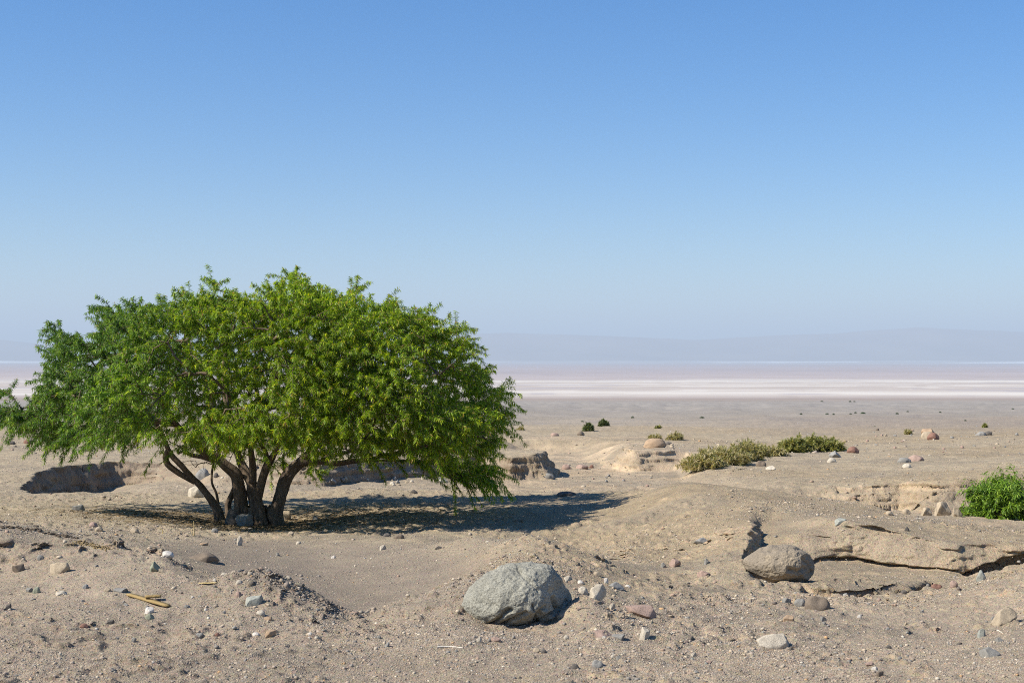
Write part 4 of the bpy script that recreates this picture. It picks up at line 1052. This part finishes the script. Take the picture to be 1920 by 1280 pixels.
def stick(pts, r0, mat, label, name='stick', up=False):
    h = hit(*pts[0]); d = h[1]
    P = [W(x, y, d) for x, y in pts] if up else [hit(x, y) + (0, 0, r0 * .6) for x, y in pts]
    P = np.array(P); O = P[0].copy(); Q, r_ = resample(P, np.linspace(r0, r0 * .4, len(P)), .01)
    V, f = tube(Q - O, r_, 6, .15, 3); o = mesh_obj(name, V, f, mat, loc=tuple(O)); tag(o, label, 'stick' if name == 'stick' else 'twig'); return o
stick([(820, 1214), (845, 1213), (868, 1215)], .006, palem, 'thin white bleached stick lying below the silt flat')
stick([(364, 1004), (364, 990), (363, 976)], .007, strawm, 'dry upright twig poking from the sand below the tree shadow', 'dry_twig', True)
stick([(361, 1004), (360, 996), (361, 990)], .006, strawm, 'short dry stub beside the upright twig', 'dry_twig', True)
stick([(305, 1000), (304, 992), (295, 990)], .008, strawm, 'small bent dry twig left of the upright one', 'dry_twig', True)
stick([(1083, 1145), (1092, 1141), (1106, 1141)], .005, RM['dark'], 'thin dark twig right of the big granite boulder')
stick([(1869, 1182), (1875, 1185), (1881, 1188)], .004, palem, 'pale straw-like stick near the right edge')
stick([(1374, 883), (1385, 880), (1399, 878)], .012, strawm, 'thin orange stick below the olive shrubs')
stump = put_stone(534, 975, 22, 24, 'tan', 'sharp', 'sunlit broken wood stump at the foot of the right trunk', name='wood_stump', cat='stump')
# lines of dark clods and the dry straw patch
clod_mat = plain_mat('dry_dung', (.115, .085, .055), .4, 40, .8)
straw_mat = plain_mat('straw_litter', (.28, .20, .09), .4, 40, .8)
def clods(x0, y0, x1, y1, n, spread, size, mat, label, seed, name='clod_row', cat='clods'):
    r = np.random.default_rng(seed); c = hit((x0 + x1) / 2, (y0 + y1) / 2); ac = Acc()
    V0, F0 = ICO[1]
    for i in range(n):
        t = r.uniform(0, 1); q = hit(x0 + (x1 - x0) * t + r.normal() * spread * 1.6, y0 + (y1 - y0) * t + r.normal() * spread * .5)
        s_ = size * q[1] / F * r.uniform(.5, 1.3)
        V = V0 * (1 + r.uniform(-.3, .3, (len(V0), 1))) * s_ * np.array([1.2, 1, .7]) + q + (0, 0, s_ * .3); ac.add(V - c, F0)
    o = ac.build(name, mat, smooth=False); o.location = tuple(c)
    if name == 'straw_patch' or seed == 3: tag(o, kind='stuff')
    else: tag(o, label, cat)
clods(10, 987, 27, 991, 14, 2.5, 3.0, clod_mat, 'small heap of dark brown clods at the far left of the slope', 1)
clods(40, 992, 78, 996, 34, 2.5, 2.6, clod_mat, 'row of dark brown clods on the left slope, longest of three', 2)
clods(85, 999, 146, 1009, 60, 2.0, 2.4, clod_mat, 'thin trail of brown clods trailing off toward the straw patch', 3)
clods(140, 1017, 212, 1030, 150, 4.5, 1.5, straw_mat, 'patch of yellowish straw litter on the left slope', 4, 'straw_patch', 'straw')
put_stone(371, 1051, 72, 13, 'brown', 'slab', 'dark crusty slab breaking out of the silt right of a flat white stone', name='crust_slab', cat='slab')
# leaf litter and bark crumbs under the crown
def litter():
    r = np.random.default_rng(8); n = 9000
    x = -3.6 + r.normal(size=n) * 1.1; y = 19.9 + r.normal(size=n) * .9; z = ground_z(x, y)
    a = r.uniform(0, 2 * PI, n); L = r.uniform(.012, .045, n); w_ = r.uniform(.003, .008, n)
    dx, dy = np.cos(a), np.sin(a); V = []
    for s_, t_ in ((-1, -1), (1, -1), (1, 1), (-1, 1)): V.append(np.stack([x + dx * L * s_ - dy * w_ * t_, y + dy * L * s_ + dx * w_ * t_, z + .006 + r.uniform(0, .012, n)], -1))
    V = np.stack(V, 1).reshape(-1, 3); f = np.arange(n * 4).reshape(-1, 4)
    o = mesh_obj('leaf_litter', V, f, plain_mat('leaf_litter', (.20, .14, .07), .5, 40, .2), smooth=False); tag(o, kind='stuff')
litter()
print('individual stones', n_ind)
